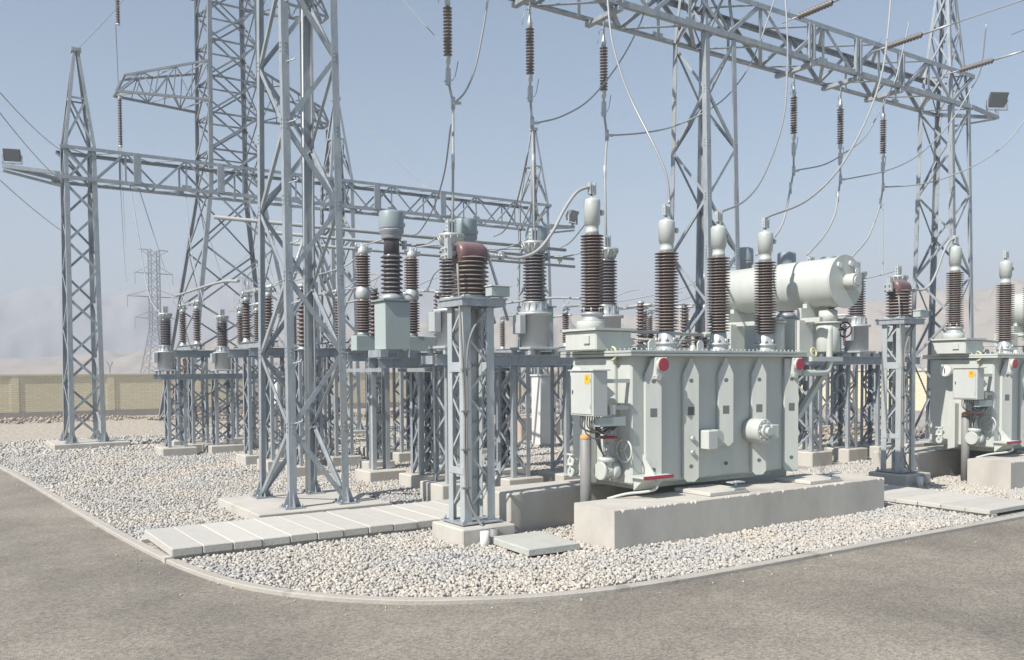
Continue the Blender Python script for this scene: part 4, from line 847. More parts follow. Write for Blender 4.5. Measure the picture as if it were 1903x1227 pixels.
def head_ct():    # box base, dark insulator, tall grey head
    c = empty('current_transformer')
    MB().box(-.29, .29, -.26, .26, .16, 1.16, .012).build('base_box', PAINTD, c)
    l = MB(); l.box(-.34, .34, -.31, .31, 1.165, 1.20); l.box(-.42, -.25, -.3, .3, 0, .15); l.box(.25, .42, -.3, .3, 0, .15); l.lathe([(.27, 1.2), (.28, 1.24), (.23, 1.29), (.22, 1.32)], n=28); l.build('base_frame', STEEL, c)
    MB().lathe(sheds(1.32, 2.14, .235, .165, 9), n=28).build('insulator', PORCG, c)
    l = MB(); l.lathe([(.165, 2.14), (.16, 2.40), (.165, 2.5)], n=24); l.build('neck', PORCG, c)
    l = MB(); l.lathe([(.20, 2.46), (.215, 2.49), (.215, 2.56), (.255, 2.60), (.26, 2.64), (.265, 2.66)], n=36); l.build('collar', mat('violet_grey_paint', (.30, .31, .34), .4), c)
    MB().lathe([(.255, 2.661), (.262, 2.70), (.258, 3.0), (.24, 3.035), (.20, 3.05), (.04, 3.06)], n=36).build('head', HEADG, c)
    l = MB(); l.cyl((.18, -.05, 2.36), .03, .14, 10, 'X'); l.box(.25, .31, -.1, .02, 2.27, 2.45); l.box(.22, .30, -.05, .0, 2.74, 2.82); l.build('terminal', ALU, c)
    return c
def breaker_pole():
    c = empty('breaker_pole')
    MB().box(-.24, .58, -.15, .15, 0, .34, .012).build('mechanism_box', PAINTD, c)
    l = MB(); l.lathe([(.13, .34), (.14, .4), (.10, .44)], n=24); l.lathe([(.12, 1.14), (.16, 1.2), (.17, 1.3), (.14, 1.42), (.12, 1.44)], n=24); l.lathe([(.11, 2.14), (.125, 2.18), (.125, 2.26), (.08, 2.3), (.06, 2.34), (.02, 2.35)], n=24); l.box(-.06, .2, -.03, .03, 2.2, 2.25); l.box(-.1, .26, -.04, .04, 1.28, 1.33); l.build('flange', CANM, c)
    MB().lathe(sheds(.44, 1.14, .185, .12, 12), n=28).build('lower_insulator', PORC, c)
    MB().lathe(sheds(1.44, 2.14, .175, .115, 12), n=28).build('upper_insulator', PORC, c)
    l = MB(); l.box(-.2, .22, -.03, .03, 2.27, 2.31)
    for k in range(3): l.cyl((-.16 + .14 * k, 0, 2.3), .02, .10, 8)
    l.build('terminal', ALU, c)
    return c
def disconnector():   # base channel along Y with two posts, blade tube between, contact ring
    c = empty('disconnector')
    l = MB(); ibeam(l, (-.12, -.35, 0), (-.12, 2.15, 0), .16, .08); ibeam(l, (.12, -.35, 0), (.12, 2.15, 0), .16, .08); l.build('base_channel', STEEL, c)
    for y in (0, 1.8):
        MB().lathe(sheds(.30, 1.25, .13, .075, 13), (0, y, 0), 20).build('post_insulator', PORC, c)
        l = MB(); l.lathe([(.12, .16), (.12, .2), (.09, .22), (.09, .3)], (0, y, 0), 16); l.lathe([(.08, 1.25), (.10, 1.27), (.10, 1.36), (.05, 1.38)], (0, y, 0), 16); l.box(-.14, .14, y - .07, y + .07, 1.38, 1.43); l.cyl((-.08, y, 1.43), .025, .1, 8); l.cyl((.08, y, 1.43), .025, .1, 8); l.build('post_cap', ALU, c)
    l = MB(); l.tube([(0, -.35, 1.50), (0, 1.8, 1.50)], .045, 12); l.box(-.06, .06, .82, .98, 1.44, 1.56); l.build('blade', ALU, c)
    l = MB(); l.tube([(0, 1.75 + .14 * math.sin(a), 1.66 - .14 * math.cos(a)) for a in np.linspace(0, 5.2, 14)], .012, 6); l.build('arcing_ring', ALU, c)
    l = MB(); l.tube([(-.2, .1, .1), (.2, 1.7, .12)], .025, 8); l.build('linkage_rod', STEEL2, c)
    return c
def post(H=1.25, r=.13, n=13):
    c = empty('post_insulator'); MB().lathe(sheds(.08, H - .08, r, r * .58, n), n=20).build('insulator', PORC, c)
    l = MB(); l.lathe([(r, 0), (r, .03), (r * .7, .05), (r * .7, .08)], n=16); l.lathe([(r * .65, H - .08), (r * .8, H - .05), (r * .8, H)], n=16); l.build('end_fitting', ALU, c); return c
P_can, P_head, P_brk, P_dis = can_ct(), head_ct(), breaker_pole(), disconnector()
used = set()
def put(proto, loc, label, cat, group, rz=0., sc=None):
    if proto.name not in used: used.add(proto.name); o = proto
    else: o = copy_tree(proto)
    o.location = loc; o.rotation_euler = (0, 0, rz); tag(o, label, cat, group)
    if sc: o.scale = (sc,) * 3
    return o
side = ['in the middle yard', 'in the right-hand yard']
# --- row of can instruments (Y=14.8) on a steel table
for k in (0, 1):
    ox = k * 10.75; bay = 'left of the middle transformer' if k == 0 else 'behind the middle transformer'
    tb = empty('steel_table', (ox, 0, 0), 0, 'long steel table beam carrying the grey can instruments ' + bay, 'steel table', 'steel tables of the can instruments')
    l = MB(); ibeam(l, (8.0, 14.5, 2.60), (13.0, 14.5, 2.60), .2, .12); ibeam(l, (8.0, 15.1, 2.60), (13.0, 15.1, 2.60), .2, .12)
    for x in (8.02, 10.47, 12.9): l.box(x - .05, x + .05, 14.58, 15.02, 2.62, 2.78)
    l.build('top_beam', STEEL, tb)
    for x in (8.45, 9.95, 11.28, 12.6):
        lt = empty('trestle', (x, 14.8, 0)); lt.parent = tb; lattice(lt, 0, 0, .36, 2.59, .42, .55, .42, .55, .09, .010, 5, .05, STEEL, 'zig', False)
        MB().box(-.42, .42, -.45, .45, -.2, .355, .02).build('footing', CONC, tb).location = (x, 14.8, 0); block(x + ox - .44, x + ox + .44, 14.33, 15.27)
    for j, (x, z) in enumerate(((8.52, 2.81), (10.47, 2.81), (12.39, 2.81))):
        put(P_can, (x + ox, 14.8, z), 'grey can instrument with dark shedded insulator, ' + [('hidden mostly behind the reddish drum head', 'fully visible one left of the transformer', 'half hidden behind the tallest bushing'), ('seen between the first and second tank bushings', 'behind the middle tank bushing', 'behind the conservator supports')][k][j], 'voltage transformer', 'can instruments')
# --- head CTs (Y=16.8) and breaker poles (Y=18.3)
for k in (0, 1):
    ox = k * 10.75
    for j, x in enumerate((8.24, 10.04, 11.96)):
        put(P_head, (x + ox, 16.8, 2.78), 'current transformer with tall grey cap, ' + [('leftmost one with its whole grey base box in view', 'directly behind the reddish drum head', 'behind the can instrument left of the transformer'), ('behind the first tank bushing', 'behind the rightmost tank bushing', 'behind the conservator drum')][k][j], 'current transformer', 'grey capped current transformers')
    for j, x in enumerate((8.26, 9.48, 10.7)):
        put(P_brk, (x + ox, 18.3, 2.95), 'two-stage brown insulator pole of the circuit breaker, ' + [('left of the tall grey cap', 'right of the tall grey cap', 'left behind the reddish drum head'), ('left one behind the transformer', 'middle one behind the transformer', 'right one behind the transformer')][k][j], 'circuit breaker', 'circuit breaker poles')
    tb = empty('steel_table', (ox, 0, 0), 0, 'steel table carrying the breaker poles and grey capped instruments ' + ('in the middle of the yard' if k == 0 else 'behind the transformer lid'), 'steel table', 'steel tables of the breakers')
    l = MB()
    for y in (16.55, 17.05): ibeam(l, (7.8, y, 2.56), (12.5, y, 2.56), .2, .12)
    for y in (18.15, 18.45): ibeam(l, (7.8, y, 2.72), (11.6, y, 2.72), .2, .1)
    for x in (7.85, 9.3, 11.1): l.box(x - .05, x + .05, 16.3, 18.6, 2.48, 2.555)
    l.build('top_beam', STEEL, tb)
    for x, y, wq in ((8.72, 18.5, .34), (10.6, 18.5, .34)):
        l = MB()
        for sx in (-1, 1): ibeam(l, (x + sx * .12, y, .25), (x + sx * .12, y + .001, 2.7), .01, .01) if 0 else l.box(x + sx * .17 - .05, x + sx * .17 + .05, y - .1, y - .09, .25, 2.7)
        for sx in (-1, 1): l.box(x + sx * .17 - .006, x + sx * .17 + .006, y - .09, y + .09, .25, 2.7)
        for sx in (-1, 1): l.box(x + sx * .17 - .05, x + sx * .17 + .05, y + .09, y + .1, .25, 2.7)
        l.box(x - .14, x + .14, y - .02, y - .01, 1.35, 1.5); l.build('leg', STEEL2, tb); MB().box(x - .45, x + .45, y - .42, y + .42, -.2, .245, .02).build('footing', CONC, tb); block(x + ox - .47, x + ox + .47, y - .44, y + .44)
    for x, y in ((8.95, 16.75), (10.9, 16.75)):
        lt = empty('trestle', (x, y, 0)); lt.parent = tb; lattice(lt, 0, 0, .30, 2.47, .45, .45, .45, .45, .1, .010, 4, .055, STEEL, 'x', False)
        MB().box(x - .42, x + .42, y - .42, y + .42, -.2, .295, .02).build('footing', CONC, tb); block(x + ox - .44, x + ox + .44, y - .44, y + .44)
# conductors between these rows
for k in (0, 1):
    ox = k * 10.75; w0 = 'in the middle yard' if k == 0 else 'behind the transformer'
    for j, x in enumerate((8.24, 10.04, 11.96)):
        ph = ['left', 'middle', 'right'][j]
        xb = (8.26, 9.48, 10.7)[j] + ox; x += ox; xc = (8.52, 10.47, 12.39)[j] + ox
        conductor([(xc, 14.8, 5.28), (xc + .12, 15.4, 5.2), (x + .5, 16.2, 5.12), (x + .3, 16.75, 5.14)], .016, f'short cable from can to grey capped instrument, {ph} phase {w0}', ALU, group='short links between instruments')
        conductor([(x + .25, 16.8, 5.2), (x + .3, 17.3, 5.38), (xb + .1, 17.9, 5.33), (xb, 18.3, 5.3)], .016, f'short cable from grey capped instrument to breaker pole, {ph} phase {w0}', ALU, group='short links between instruments')
# --- disconnector rows
for k in (0, 1, 2):
    ox = k * 10.75
    for j, x in enumerate((7.3, 9.2, 11.1)):
        if k == 2 and j == 2: continue
        put(P_dis, (x + ox, 21.9, 3.12), 'disconnector switch in the nearer rear row, ' + [('first from the left behind the near tower', 'second, behind the near tower', 'third, behind the two-stage poles'), ('fourth, right of the grey can', 'fifth, between the tallest bushing and the next', 'sixth, behind the second gantry column'), ('seventh, far right behind the conservator', 'eighth, far right')][k][j], 'disconnector', 'disconnectors of the nearer rear row')
    for y in (21.9, 23.7):
        tb = empty('steel_table', (ox, y, 0), 0, 'lattice trestle row under the nearer rear disconnectors, ' + ('front' if y < 22 else 'back') + [' line on the left', ' line in the centre', ' line on the right'][k], 'steel table', 'trestles under the nearer disconnectors')
        l = MB(); ibeam(l, (6.8, 0, 2.9), (11.6, 0, 2.9), .2, .1); l.build('top_beam', STEEL, tb)
        for x in (7.5, 9.2, 11.1):
            lt = empty('trestle', (x, 0, 0)); lt.parent = tb; lattice(lt, 0, 0, .28, 2.89, .5, .5, .5, .5, .085, .010, 6, .045, STEEL, 'zig', False)
            MB().box(x - .42, x + .42, -.42, .42, -.2, .275, .02).build('footing', CONC, tb); block(x + ox - .44, x + ox + .44, y - .44, y + .44)
for k in (0, 1, 2):
    ox = k * 10.75
    for j, x in enumerate((7.25, 9.15, 11.05)):
        if k == 2 and j > 0: continue
        put(P_dis, (x + ox, 28.6, 3.2), 'disconnector switch in the farthest row, ' + [('leftmost, beside the two far-left cans', 'second from the left, just left of the near tower', 'third, behind the near tower'), ('fourth, behind the reddish drum head stand', 'fifth, above the small white cabinet', 'sixth, left of the tank corner'), ('seventh, behind the conservator supports', '', '')][k][j], 'disconnector', 'disconnectors of the farthest row')
    for y in (28.6, 30.4):
        tb = empty('steel_table', (ox, y, 0), 0, 'lattice trestle row under the farthest disconnectors, ' + ('front' if y < 29 else 'back') + [' line on the left', ' line in the centre', ' line on the right'][k], 'steel table', 'trestles under the farthest disconnectors')
        l = MB(); ibeam(l, (6.5, 0, 2.98), (11.6, 0, 2.98), .2, .1); l.build('top_beam', STEEL, tb)
        for x in (7.25, 9.15, 11.05):
            lt = empty('trestle', (x, 0, 0)); lt.parent = tb; lattice(lt, 0, 0, .26, 2.97, .5, .5, .5, .5, .085, .010, 6, .045, STEEL, 'zig', False)
            MB().box(x - .46, x + .46, -.42, .42, -.2, .255, .02).build('footing', CONC, tb); block(x + ox - .48, x + ox + .48, y - .44, y + .44)
# --- far-left cans on their lower platform
tb = empty('steel_table', (0, 0, 0), 0, 'low steel platform at the far left carrying the two small can instruments', 'steel table')
l = MB(); ibeam(l, (5.8, 28.0, 2.28), (10.2, 28.0, 2.28), .16, .12); ibeam(l, (5.8, 27.4, 2.28), (10.2, 27.4, 2.28), .16, .12); l.build('top_beam', STEEL, tb)
for x in (6.35, 7.75, 9.6):
    lt = empty('trestle', (x, 27.7, 0)); lt.parent = tb; lattice(lt, 0, 0, .26, 2.27, .55, .5, .55, .5, .09, .010, 5, .05, STEEL, 'zig', False); MB().box(x - .5, x + .5, 27.2, 28.2, -.2, .255, .02).build('footing', CONC, tb)
    block(x - .5, x + .5, 27.2, 28.2)
put(P_can, (6.15, 27.9, 2.45), 'small grey can instrument at the far left end of its platform', 'voltage transformer', 'can instruments', sc=.79)
put(P_can, (7.75, 27.6, 2.45), 'small grey can instrument left of the near tower, on the far-left platform', 'voltage transformer', 'can instruments', sc=.77)
# --- tubular busbars on tall posts
P_post = post(1.3, .12, 13)
for j, (y, x0, x1, lab) in enumerate(((22.3, 6.1, 17.0, 'nearest of three long aluminium busbar tubes behind the near tower'), (23.95, 7.9, 18.6, 'middle one of three long aluminium busbar tubes'), (25.7, 9.2, 20.0, 'farthest of three long aluminium busbar tubes, lowest in view'))):
    tag(MB().tube([(x0, y, 6.32), ((x0 + x1) / 2, y, 6.29), (x1, y, 6.27)], .05, 12).build('busbar_tube', CONDUCT), lab, 'busbar', 'busbar tubes')
    for q, x in enumerate((8.6, 13.9)):
        x += .6 * j
        put(P_post, (x, y, 4.86), 'brown post insulator holding the ' + ['nearest', 'middle', 'farthest'][j] + ' busbar tube at its ' + ['left', 'right'][q] + ' support', 'post insulator', 'post insulators under the busbar tubes')
        p = empty('busbar_mast', (x, y, 0), 0, 'slim lattice mast under the ' + ['nearest', 'middle', 'farthest'][j] + ' busbar tube, ' + ['left', 'right'][q] + ' support', 'steel stand', 'masts under the busbar tubes')
        lattice(p, 0, 0, .2, 4.84, .4, .4, .26, .26, .07, .009, 10, .035, STEEL, 'x', False); MB().box(-.35, .35, -.35, .35, -.2, .195, .02).build('footing', CONC, p)
        l = MB(); l.tube([(-.9, 0, 4.0), (-.1, 0, 6.2)], .045, 8); l.tube([(.9, 0, 4.0), (.1, 0, 6.2)], .045, 8); l.build('inclined_strut', ALU, p)
# surge arresters on single pedestals between the rows, with their leads
P_arr = post(1.55, .14, 14); P_arr.name = 'surge_arrester'
for k in (0, 1):
    for j, x in enumerate((7.6, 9.45, 11.3)):
        x += k * 10.75; ph = ['left', 'middle', 'right'][j]; w0 = 'in the middle yard' if k == 0 else 'behind the transformer'
        put(P_arr, (x, 20.3, 3.02), f'dark surge arrester on its own pedestal, {ph} one of three {w0}', 'surge arrester', 'surge arresters between the rows')
        l = MB(); l.tube([(0, 0, 1.55), (0, 0, 1.7)], .03, 8)
        p_ = pedestal((x, 20.3, 0), 3.0, .34, f'slim lattice pedestal under the {ph} surge arrester {w0}', 'pedestals of the surge arresters', .26, 'zig', .07, .36, 7)
        conductor([(x, 20.3, 4.58), (x + .2, 20.5, 4.95), (x + .1, 21.2, 4.9), (x - .25, 21.75, 4.62)], .014, f'thin lead looping from the {ph} surge arrester to a disconnector {w0}', ALU, group='arrester leads')
        cabx = x - .5
for k in (0, 1):
    for j, x in enumerate((6.6, 12.2)):
        x += k * 10.75; w0 = 'in the middle yard' if k == 0 else 'behind the transformer'
        b = MB(); b.tube(bez([(x, 22.0, 4.75), (x + .1, 24.2, 4.9), (x, 28.4, 4.85)], 8), .04, 8); tag(b.build('connecting_tube', CONDUCT), f'slender aluminium tube linking the two disconnector rows, {["left","right"][j]} one {w0}', 'tube', 'linking tubes')
# loops from busbars to disconnectors
for k in (0, 1):
    for j, x in enumerate((7.3, 9.2, 11.1)):
        x += k * 10.75; yb = (22.3, 23.95, 25.7)[j]
        if k == 0: conductor([(x + .3, yb, 6.25), (x + .15, yb - .3, 5.6), (x, 23.7, 5.0), (x, 23.7, 4.6)], .014, 'thin loop from the ' + ['nearest', 'middle', 'farthest'][j] + ' busbar tube down to a disconnector', ALU, group='loops from the busbars')
        y0 = 18.3; xb = (8.26, 9.48, 10.7)[j] + k * 10.75
        conductor([(xb, y0, 5.2), (xb - .1, 19.2, 4.9), (x, 20.6, 4.62), (x, 21.6, 4.62)], .016, 'sagging cable from a breaker pole to the disconnector behind, ' + ['left', 'middle', 'right'][j] + (' phase in the middle yard' if k == 0 else ' phase behind the transformer'), ALU, group='cables from breakers to disconnectors')
        if k == 0: conductor([(x, 30.4, 4.7), (x - .1, 31.4, 4.9), (x - .2, 32.3, 6.2), (x - .9, 32.6, 8.85)], .014, 'thin cable rising from a far disconnector to the rear gantry, ' + ['left', 'middle', 'right'][j] + ' phase', STEEL2, group='cables up to the rear gantry')
# small grey/white cabinets
def cabinet(loc, sx, sy, sz, label, m, legs=0):
    c = empty('control_kiosk', loc, 0, label, 'cabinet')
    MB().box(-sx / 2, sx / 2, -sy / 2, sy / 2, legs, sz, .01).build('cabinet_body', m, c); MB().box(-sx / 2 - .04, sx / 2 + .04, -sy / 2 - .04, sy / 2 + .04, sz + .002, sz + .06).build('roof', m, c)
    l = MB(); l.box(-sx / 2 + .03, sx / 2 - .03, -sy / 2 - .012, -sy / 2 - .002, legs + .1, sz - .04); d = l.build('door', m, c); l = MB(); l.box(sx / 2 - .1, sx / 2 - .07, -sy / 2 - .03, -sy / 2 - .013, (sz + legs) / 2, (sz + legs) / 2 + .12); l.build('handle', DARK, d)
    MB().box(-sx / 2 - .05, sx / 2 + .05, -sy / 2 - .05, sy / 2 + .05, -.1 if not legs else legs - .06, .12 if not legs else legs - .003).build('base', CONC if not legs else STEEL, c)
    if legs:
        l = MB(); l.box(-.05, .05, -.05, .05, 0, legs - .062); l.build('leg', STEEL, c)
    return c
cabinet((16.7, 23.1, 0), .62, .5, 2.3, 'tall white cabinet standing on the ground left of the middle transformer', WHITE)
cabinet((8.6, 24.6, 0), .5, .35, 2.45, 'small white box on a post seen between the legs of the near tower', WHITE, 1.55)
cabinet((23.9, 19.6, 0), .45, .35, 3.3, 'small grey box on a post right of the conservator', CANM, 2.7)
for x, y, lab in ((18.6, 26.3, 'pinkish masonry block behind the white cabinet'),):
    o = MB().box(-1.3, 1.3, -1, 1, 0, .85, .03).build('masonry_block', BRICKPINK); o.location = (x, y, 0); tag(o, lab, 'masonry block')
# trestle drums/ladder like brown stand at far left
r = empty('timber_trestle', (11.0, 46.5, 0), R(20), 'rusty brown A-frame trestle at the far left near the wall', 'trestle'); RUST = mat('rust', (.22, .12, .08), .8, 0, (.3, .2, .15), 3, 5)
for s_ in (-1, 1):
    MB().bar((s_ * .5, -.5, 0), (s_ * .15, 0, 3.2), .12).build('leg', RUST, r); MB().bar((s_ * .5, .5, 0), (s_ * .15, 0, 3.2), .12).build('leg', RUST, r)
l = MB(); l.bar((-.4, -.38, .8), (.4, -.38, .8), .09); l.bar((-.3, -.24, 1.6), (.3, -.24, 1.6), .09); l.build('crossbar', RUST, r)

# ---------------------------------------------------------------- boundary walls
def wall(p, q, label, H=2.45):
    p, q = Vector(p), Vector(q); L_ = (q - p).length; a = math.atan2(q.y - p.y, q.x - p.x)
    w_ = empty('boundary_wall', (p.x, p.y, 0), a, label, 'wall')
    o = MB().box(0, L_, -.12, .12, .32, H - .12).build('brick_panel', BRICK, w_)
    MB().box(0, L_, -.17, .17, -.2, .318).build('stone_base', mat('stone_base', (.34, .31, .28), .9, 0, (.27, .25, .23), 2, 6), w_)
    MB().box(-.1, L_ + .1, -.19, .19, H - .118, H, .01).build('coping', COPE, w_)
    n = int(L_ / 4.9)
    for i in range(n + 1):
        x = i * 4.9
        MB().box(x - .2, x + .2, -.17, -.125, .322, H - .122).build('pilaster', BRICK, w_)
        if i % 2 == 0 and i < 44:
            l = MB(); l.bar((x, 0, H), (x, 0, H + .35), .05); l.bar((x, 0, H + .33), (x - .12, .18, H + .68), .045); l.bar((x, 0, H + .33), (x + .12, -.18, H + .68), .045); l.build('wire_bracket', FARSTEEL, w_)
    return w_
wall((-30, 56, 0), (42, 56, 0), 'long yellow brick boundary wall with pale coping across the left background')
wall((42.3, 56.3, 0), (42.3, 6, 0), 'yellow brick boundary wall running back along the right-hand side of the yard')
# rubble heaps between gravel and wall
def stones(name, P, sz, m, seed=1, flat=.62):
    phi = (1 + 5 ** .5) / 2
    V = np.array([(-1, phi, 0), (1, phi, 0), (-1, -phi, 0), (1, -phi, 0), (0, -1, phi), (0, 1, phi), (0, -1, -phi), (0, 1, -phi), (phi, 0, -1), (phi, 0, 1), (-phi, 0, -1), (-phi, 0, 1)]) / (1 + phi * phi) ** .5
    Fc = np.array([(0, 11, 5), (0, 5, 1), (0, 1, 7), (0, 7, 10), (0, 10, 11), (1, 5, 9), (5, 11, 4), (11, 10, 2), (10, 7, 6), (7, 1, 8), (3, 9, 4), (3, 4, 2), (3, 2, 6), (3, 6, 8), (3, 8, 9), (4, 9, 5), (2, 4, 11), (6, 2, 10), (8, 6, 7), (9, 8, 1)])
    g_ = np.random.default_rng(seed); N = len(P)
    W = V[None] * (1 + g_.uniform(-.22, .22, (N, 12, 1)))
    W = W * np.stack([g_.uniform(.75, 1.25, N), g_.uniform(.6, 1., N), g_.uniform(.4, .75, N) * flat / .62], 1)[:, None, :]
    a = g_.normal(size=(N, 4)); a[:, 1:3] *= .35; a /= np.linalg.norm(a, axis=1, keepdims=True); q0, q1, q2, q3 = a.T
    Rm = np.stack([np.stack([1 - 2 * (q2 ** 2 + q3 ** 2), 2 * (q1 * q2 - q0 * q3), 2 * (q1 * q3 + q0 * q2)], -1), np.stack([2 * (q1 * q2 + q0 * q3), 1 - 2 * (q1 ** 2 + q3 ** 2), 2 * (q2 * q3 - q0 * q1)], -1), np.stack([2 * (q1 * q3 - q0 * q2), 2 * (q2 * q3 + q0 * q1), 1 - 2 * (q1 ** 2 + q2 ** 2)], -1)], 1)
    W = np.einsum('nij,nkj->nki', Rm, W) * sz[:, None, None] + P[:, None, :]
    F_ = (Fc[None] + 12 * np.arange(N)[:, None, None]).reshape(-1, 3)
    me = bpy.data.meshes.new(name); me.vertices.add(N * 12); me.vertices.foreach_set('co', W.reshape(-1).astype(np.float32))
    me.loops.add(len(F_) * 3); me.loops.foreach_set('vertex_index', F_.reshape(-1).astype(np.int32)); me.polygons.add(len(F_)); me.polygons.foreach_set('loop_start', np.arange(0, len(F_) * 3, 3, dtype=np.int32))
    me.materials.append(m); me.update(calc_edges=True); me.validate(); o = bpy.data.objects.new(name, me); COL.objects.link(o); return o
# gravel: stones laid over the bed, denser and finer near the road
KLa = np.array([(x, y) for x, y in KL])
def inside(X, Y, mrg=.15):
    ok = np.ones(len(X), bool)
    ys = np.linspace(7.4, 36, 400); xs = np.array([kerb_x(y) if kerb_x(y) is not None else 7.0 for y in ys])
    kx = np.interp(Y, ys, xs); ok &= X > kx + mrg + np.where(Y < 9.2, .08, 0); ok &= Y > 7.6 + np.where(X < 8, .02, 0)
    # the round corner: stay on the yard side of the polyline
    for (x0, y0), (x1, y1) in zip(KL, KL[1:]):
        if x1 > 9.5 or y0 > 16: continue
        d = np.hypot(x1 - x0, y1 - y0); cr = ((x1 - x0) * (Y - y0) - (y1 - y0) * (X - x0)) / d
        nearseg = (X > x0 - .6) & (X < x1 + .6) & (Y < y0 + .6) & (Y > y1 - .6)
        ok &= ~(nearseg & (cr < .15))
    for x0, x1, y0, y1 in BLOCKS: ok &= ~((X > x0) & (X < x1) & (Y > y0) & (Y < y1))
    return ok
Ps = []; Sz = []
def scatter(x0, x1, y0, y1, per, s0, s1, zj, seed, cond=None):
    g_ = np.random.default_rng(seed); N = int((x1 - x0) * (y1 - y0) * per); X = g_.uniform(x0, x1, N); Y = g_.uniform(y0, y1, N)
    ok = inside(X, Y)
    if cond is not None: ok &= cond(X, Y)
    X, Y = X[ok], Y[ok]; S_ = g_.uniform(s0, s1, len(X)) ** 1.0
    Z = g_.uniform(0, zj, len(X)) + .012 * np.sin(X * 2.1) * np.cos(Y * 1.7)
    Ps.append(np.stack([X, Y, Z], 1)); Sz.append(S_)
scatter(2.4, 20, 7.5, 14, 820, .014, .036, .030, 1)
scatter(2.4, 20, 7.5, 12.3, 22, .034, .048, .03, 9)
scatter(1.8, 17, 14, 21, 520, .018, .038, .032, 2)
scatter(1.6, 20, 21, 30, 230, .026, .048, .035, 3)
scatter(1.4, 26, 30, 36.6, 60, .045, .075, .04, 4)
scatter(20, 34, 8, 21, 90, .035, .06, .04, 5)
g_ = np.random.default_rng(77); ex = []
for _ in range(70):
    i = int(g_.integers(4, len(KL) - 8)); a, c = Vector(KL[i]), Vector(KL[i + 1]); 
    if a.x > 16 or a.y > 26: continue
    t = g_.uniform(); d = (c - a).normalized(); nr = Vector((d.y, -d.x)); nr = -nr if nr.x + nr.y > 0 else nr
    p_ = a.lerp(c, t) + nr * (abs(g_.normal()) * .28 + .03); ex.append((p_.x, p_.y, -.022))
Ps.append(np.array(ex)); Sz.append(g_.uniform(.007, .02, len(ex)))
o = stones('gravel', np.concatenate(Ps), np.concatenate(Sz), PEB); tag(o, 'pale crushed gravel filling the yard inside the kerb', 'gravel', kind='stuff')
g_ = np.random.default_rng(5)
Q = []; Z_ = []
for cx, cy, rx, ry, h, n in ((6, 52, 5, 1.6, .3, 420), (16, 50, 6, 2, .5, 1100), (-3, 50, 6, 1.2, .2, 220), (28, 40, 6, 4, .4, 1100), (32, 28, 6, 5, .4, 1400), (30, 20, 5, 3, .35, 700), (22, 45, 8, 3, .3, 900)):
    r = np.sqrt(g_.uniform(0, 1, n)); a = g_.uniform(0, 6.283, n); Q.append(np.stack([cx + rx * r * np.cos(a), cy + ry * r * np.sin(a), h * (1 - r) * g_.uniform(.2, 1, n)], 1)); Z_.append(g_.uniform(.03, .13, n))
o = stones('rubble', np.concatenate(Q), np.concatenate(Z_), mat('rubble_stone', (.42, .36, .29), .95, 0, (.34, .28, .23), 1, 4, island=.25)); tag(o, 'loose rubble and earth heaps in front of the brick walls', 'rubble', kind='stuff')

# ---------------------------------------------------------------- transmission pylon behind the rear gantry
def pylon_near():
    T = empty('transmission_pylon', (13.1, 45.0, 0), 0, 'huge lattice transmission pylon with insulator hung arms rising behind the near tower', 'pylon', 'transmission pylons')
    segs = [(0, 11.5, 6.0, 2.65), (11.5, 27.5, 2.65, 2.3), (27.5, 34, 2.3, .4)]
    for z0, z1, w0, w1 in segs:
        nb = {0: 4, 11.5: 9, 27.5: 4}[z0]; s = empty('body_section'); s.parent = T
        lattice(s, 0, 0, z0, z1, w0, w0, w1, w1, .2 if z0 < 27 else .12, .02, nb, .085, FARSTEEL, 'x', False, horiz=(z0 == 11.5))
    for z in (15.6, 21.2, 26.6):
        for sx in (-1, 1):
            a = empty('cross_arm'); a.parent = T; L_ = 5.2; hw = 1.25; l = MB()
            tip = [Vector((sx * L_, s * .45, z - .05)) for s in (-1, 1)]; tipu = [Vector((sx * (L_ - .35), s * .4, z + .75)) for s in (-1, 1)]
            root = [Vector((sx * hw, s * hw, z)) for s in (-1, 1)]; rootu = [Vector((sx * hw * .96, s * hw * .96, z + 1.9)) for s in (-1, 1)]
            for i in (0, 1):
                l.bar(root[i], tip[i], .11); l.bar(rootu[i], tipu[i], .10); l.bar(tip[i], tipu[i], .09)
                for k in range(5):
                    t0, t1 = k / 5, (k + 1) / 5; a0 = root[i].lerp(tip[i], t0 if k % 2 else t1); b0 = rootu[i].lerp(tipu[i], t1 if k % 2 else t0); l.bar(a0, b0, .055)
                    l.bar(root[i].lerp(tip[i], t1), rootu[i].lerp(tipu[i], t1), .045)
            for k in range(5):
                t0, t1 = k / 5, (k + 1) / 5; l.bar(root[k % 2].lerp(tip[k % 2], t0), root[1 - k % 2].lerp(tip[1 - k % 2], t1), .05); l.bar(rootu[k % 2].lerp(tipu[k % 2], t0), rootu[1 - k % 2].lerp(tipu[1 - k % 2], t1), .05)
            l.bar(tip[0], tip[1], .1); l.bar(tipu[0], tipu[1], .1); l.build('arm_truss', FARSTEEL, a)
    return T
py1 = pylon_near()
PI = post(2.3, .10, 18); PI.name = 'insulator_string'
for i, (sx, z, lab) in enumerate(((-1, 15.5, 'long insulator string hanging from the left lower arm of the big pylon'), (1, 15.5, 'long insulator string hanging from the right lower arm of the big pylon'), (-1, 21.1, 'insulator string hanging from the upper left arm of the big pylon, at the top edge'))):
    put(PI, (13.1 + sx * 5.1, 44.6, z - 2.4 - .1), lab, 'insulator string', 'insulator strings of the big pylon')
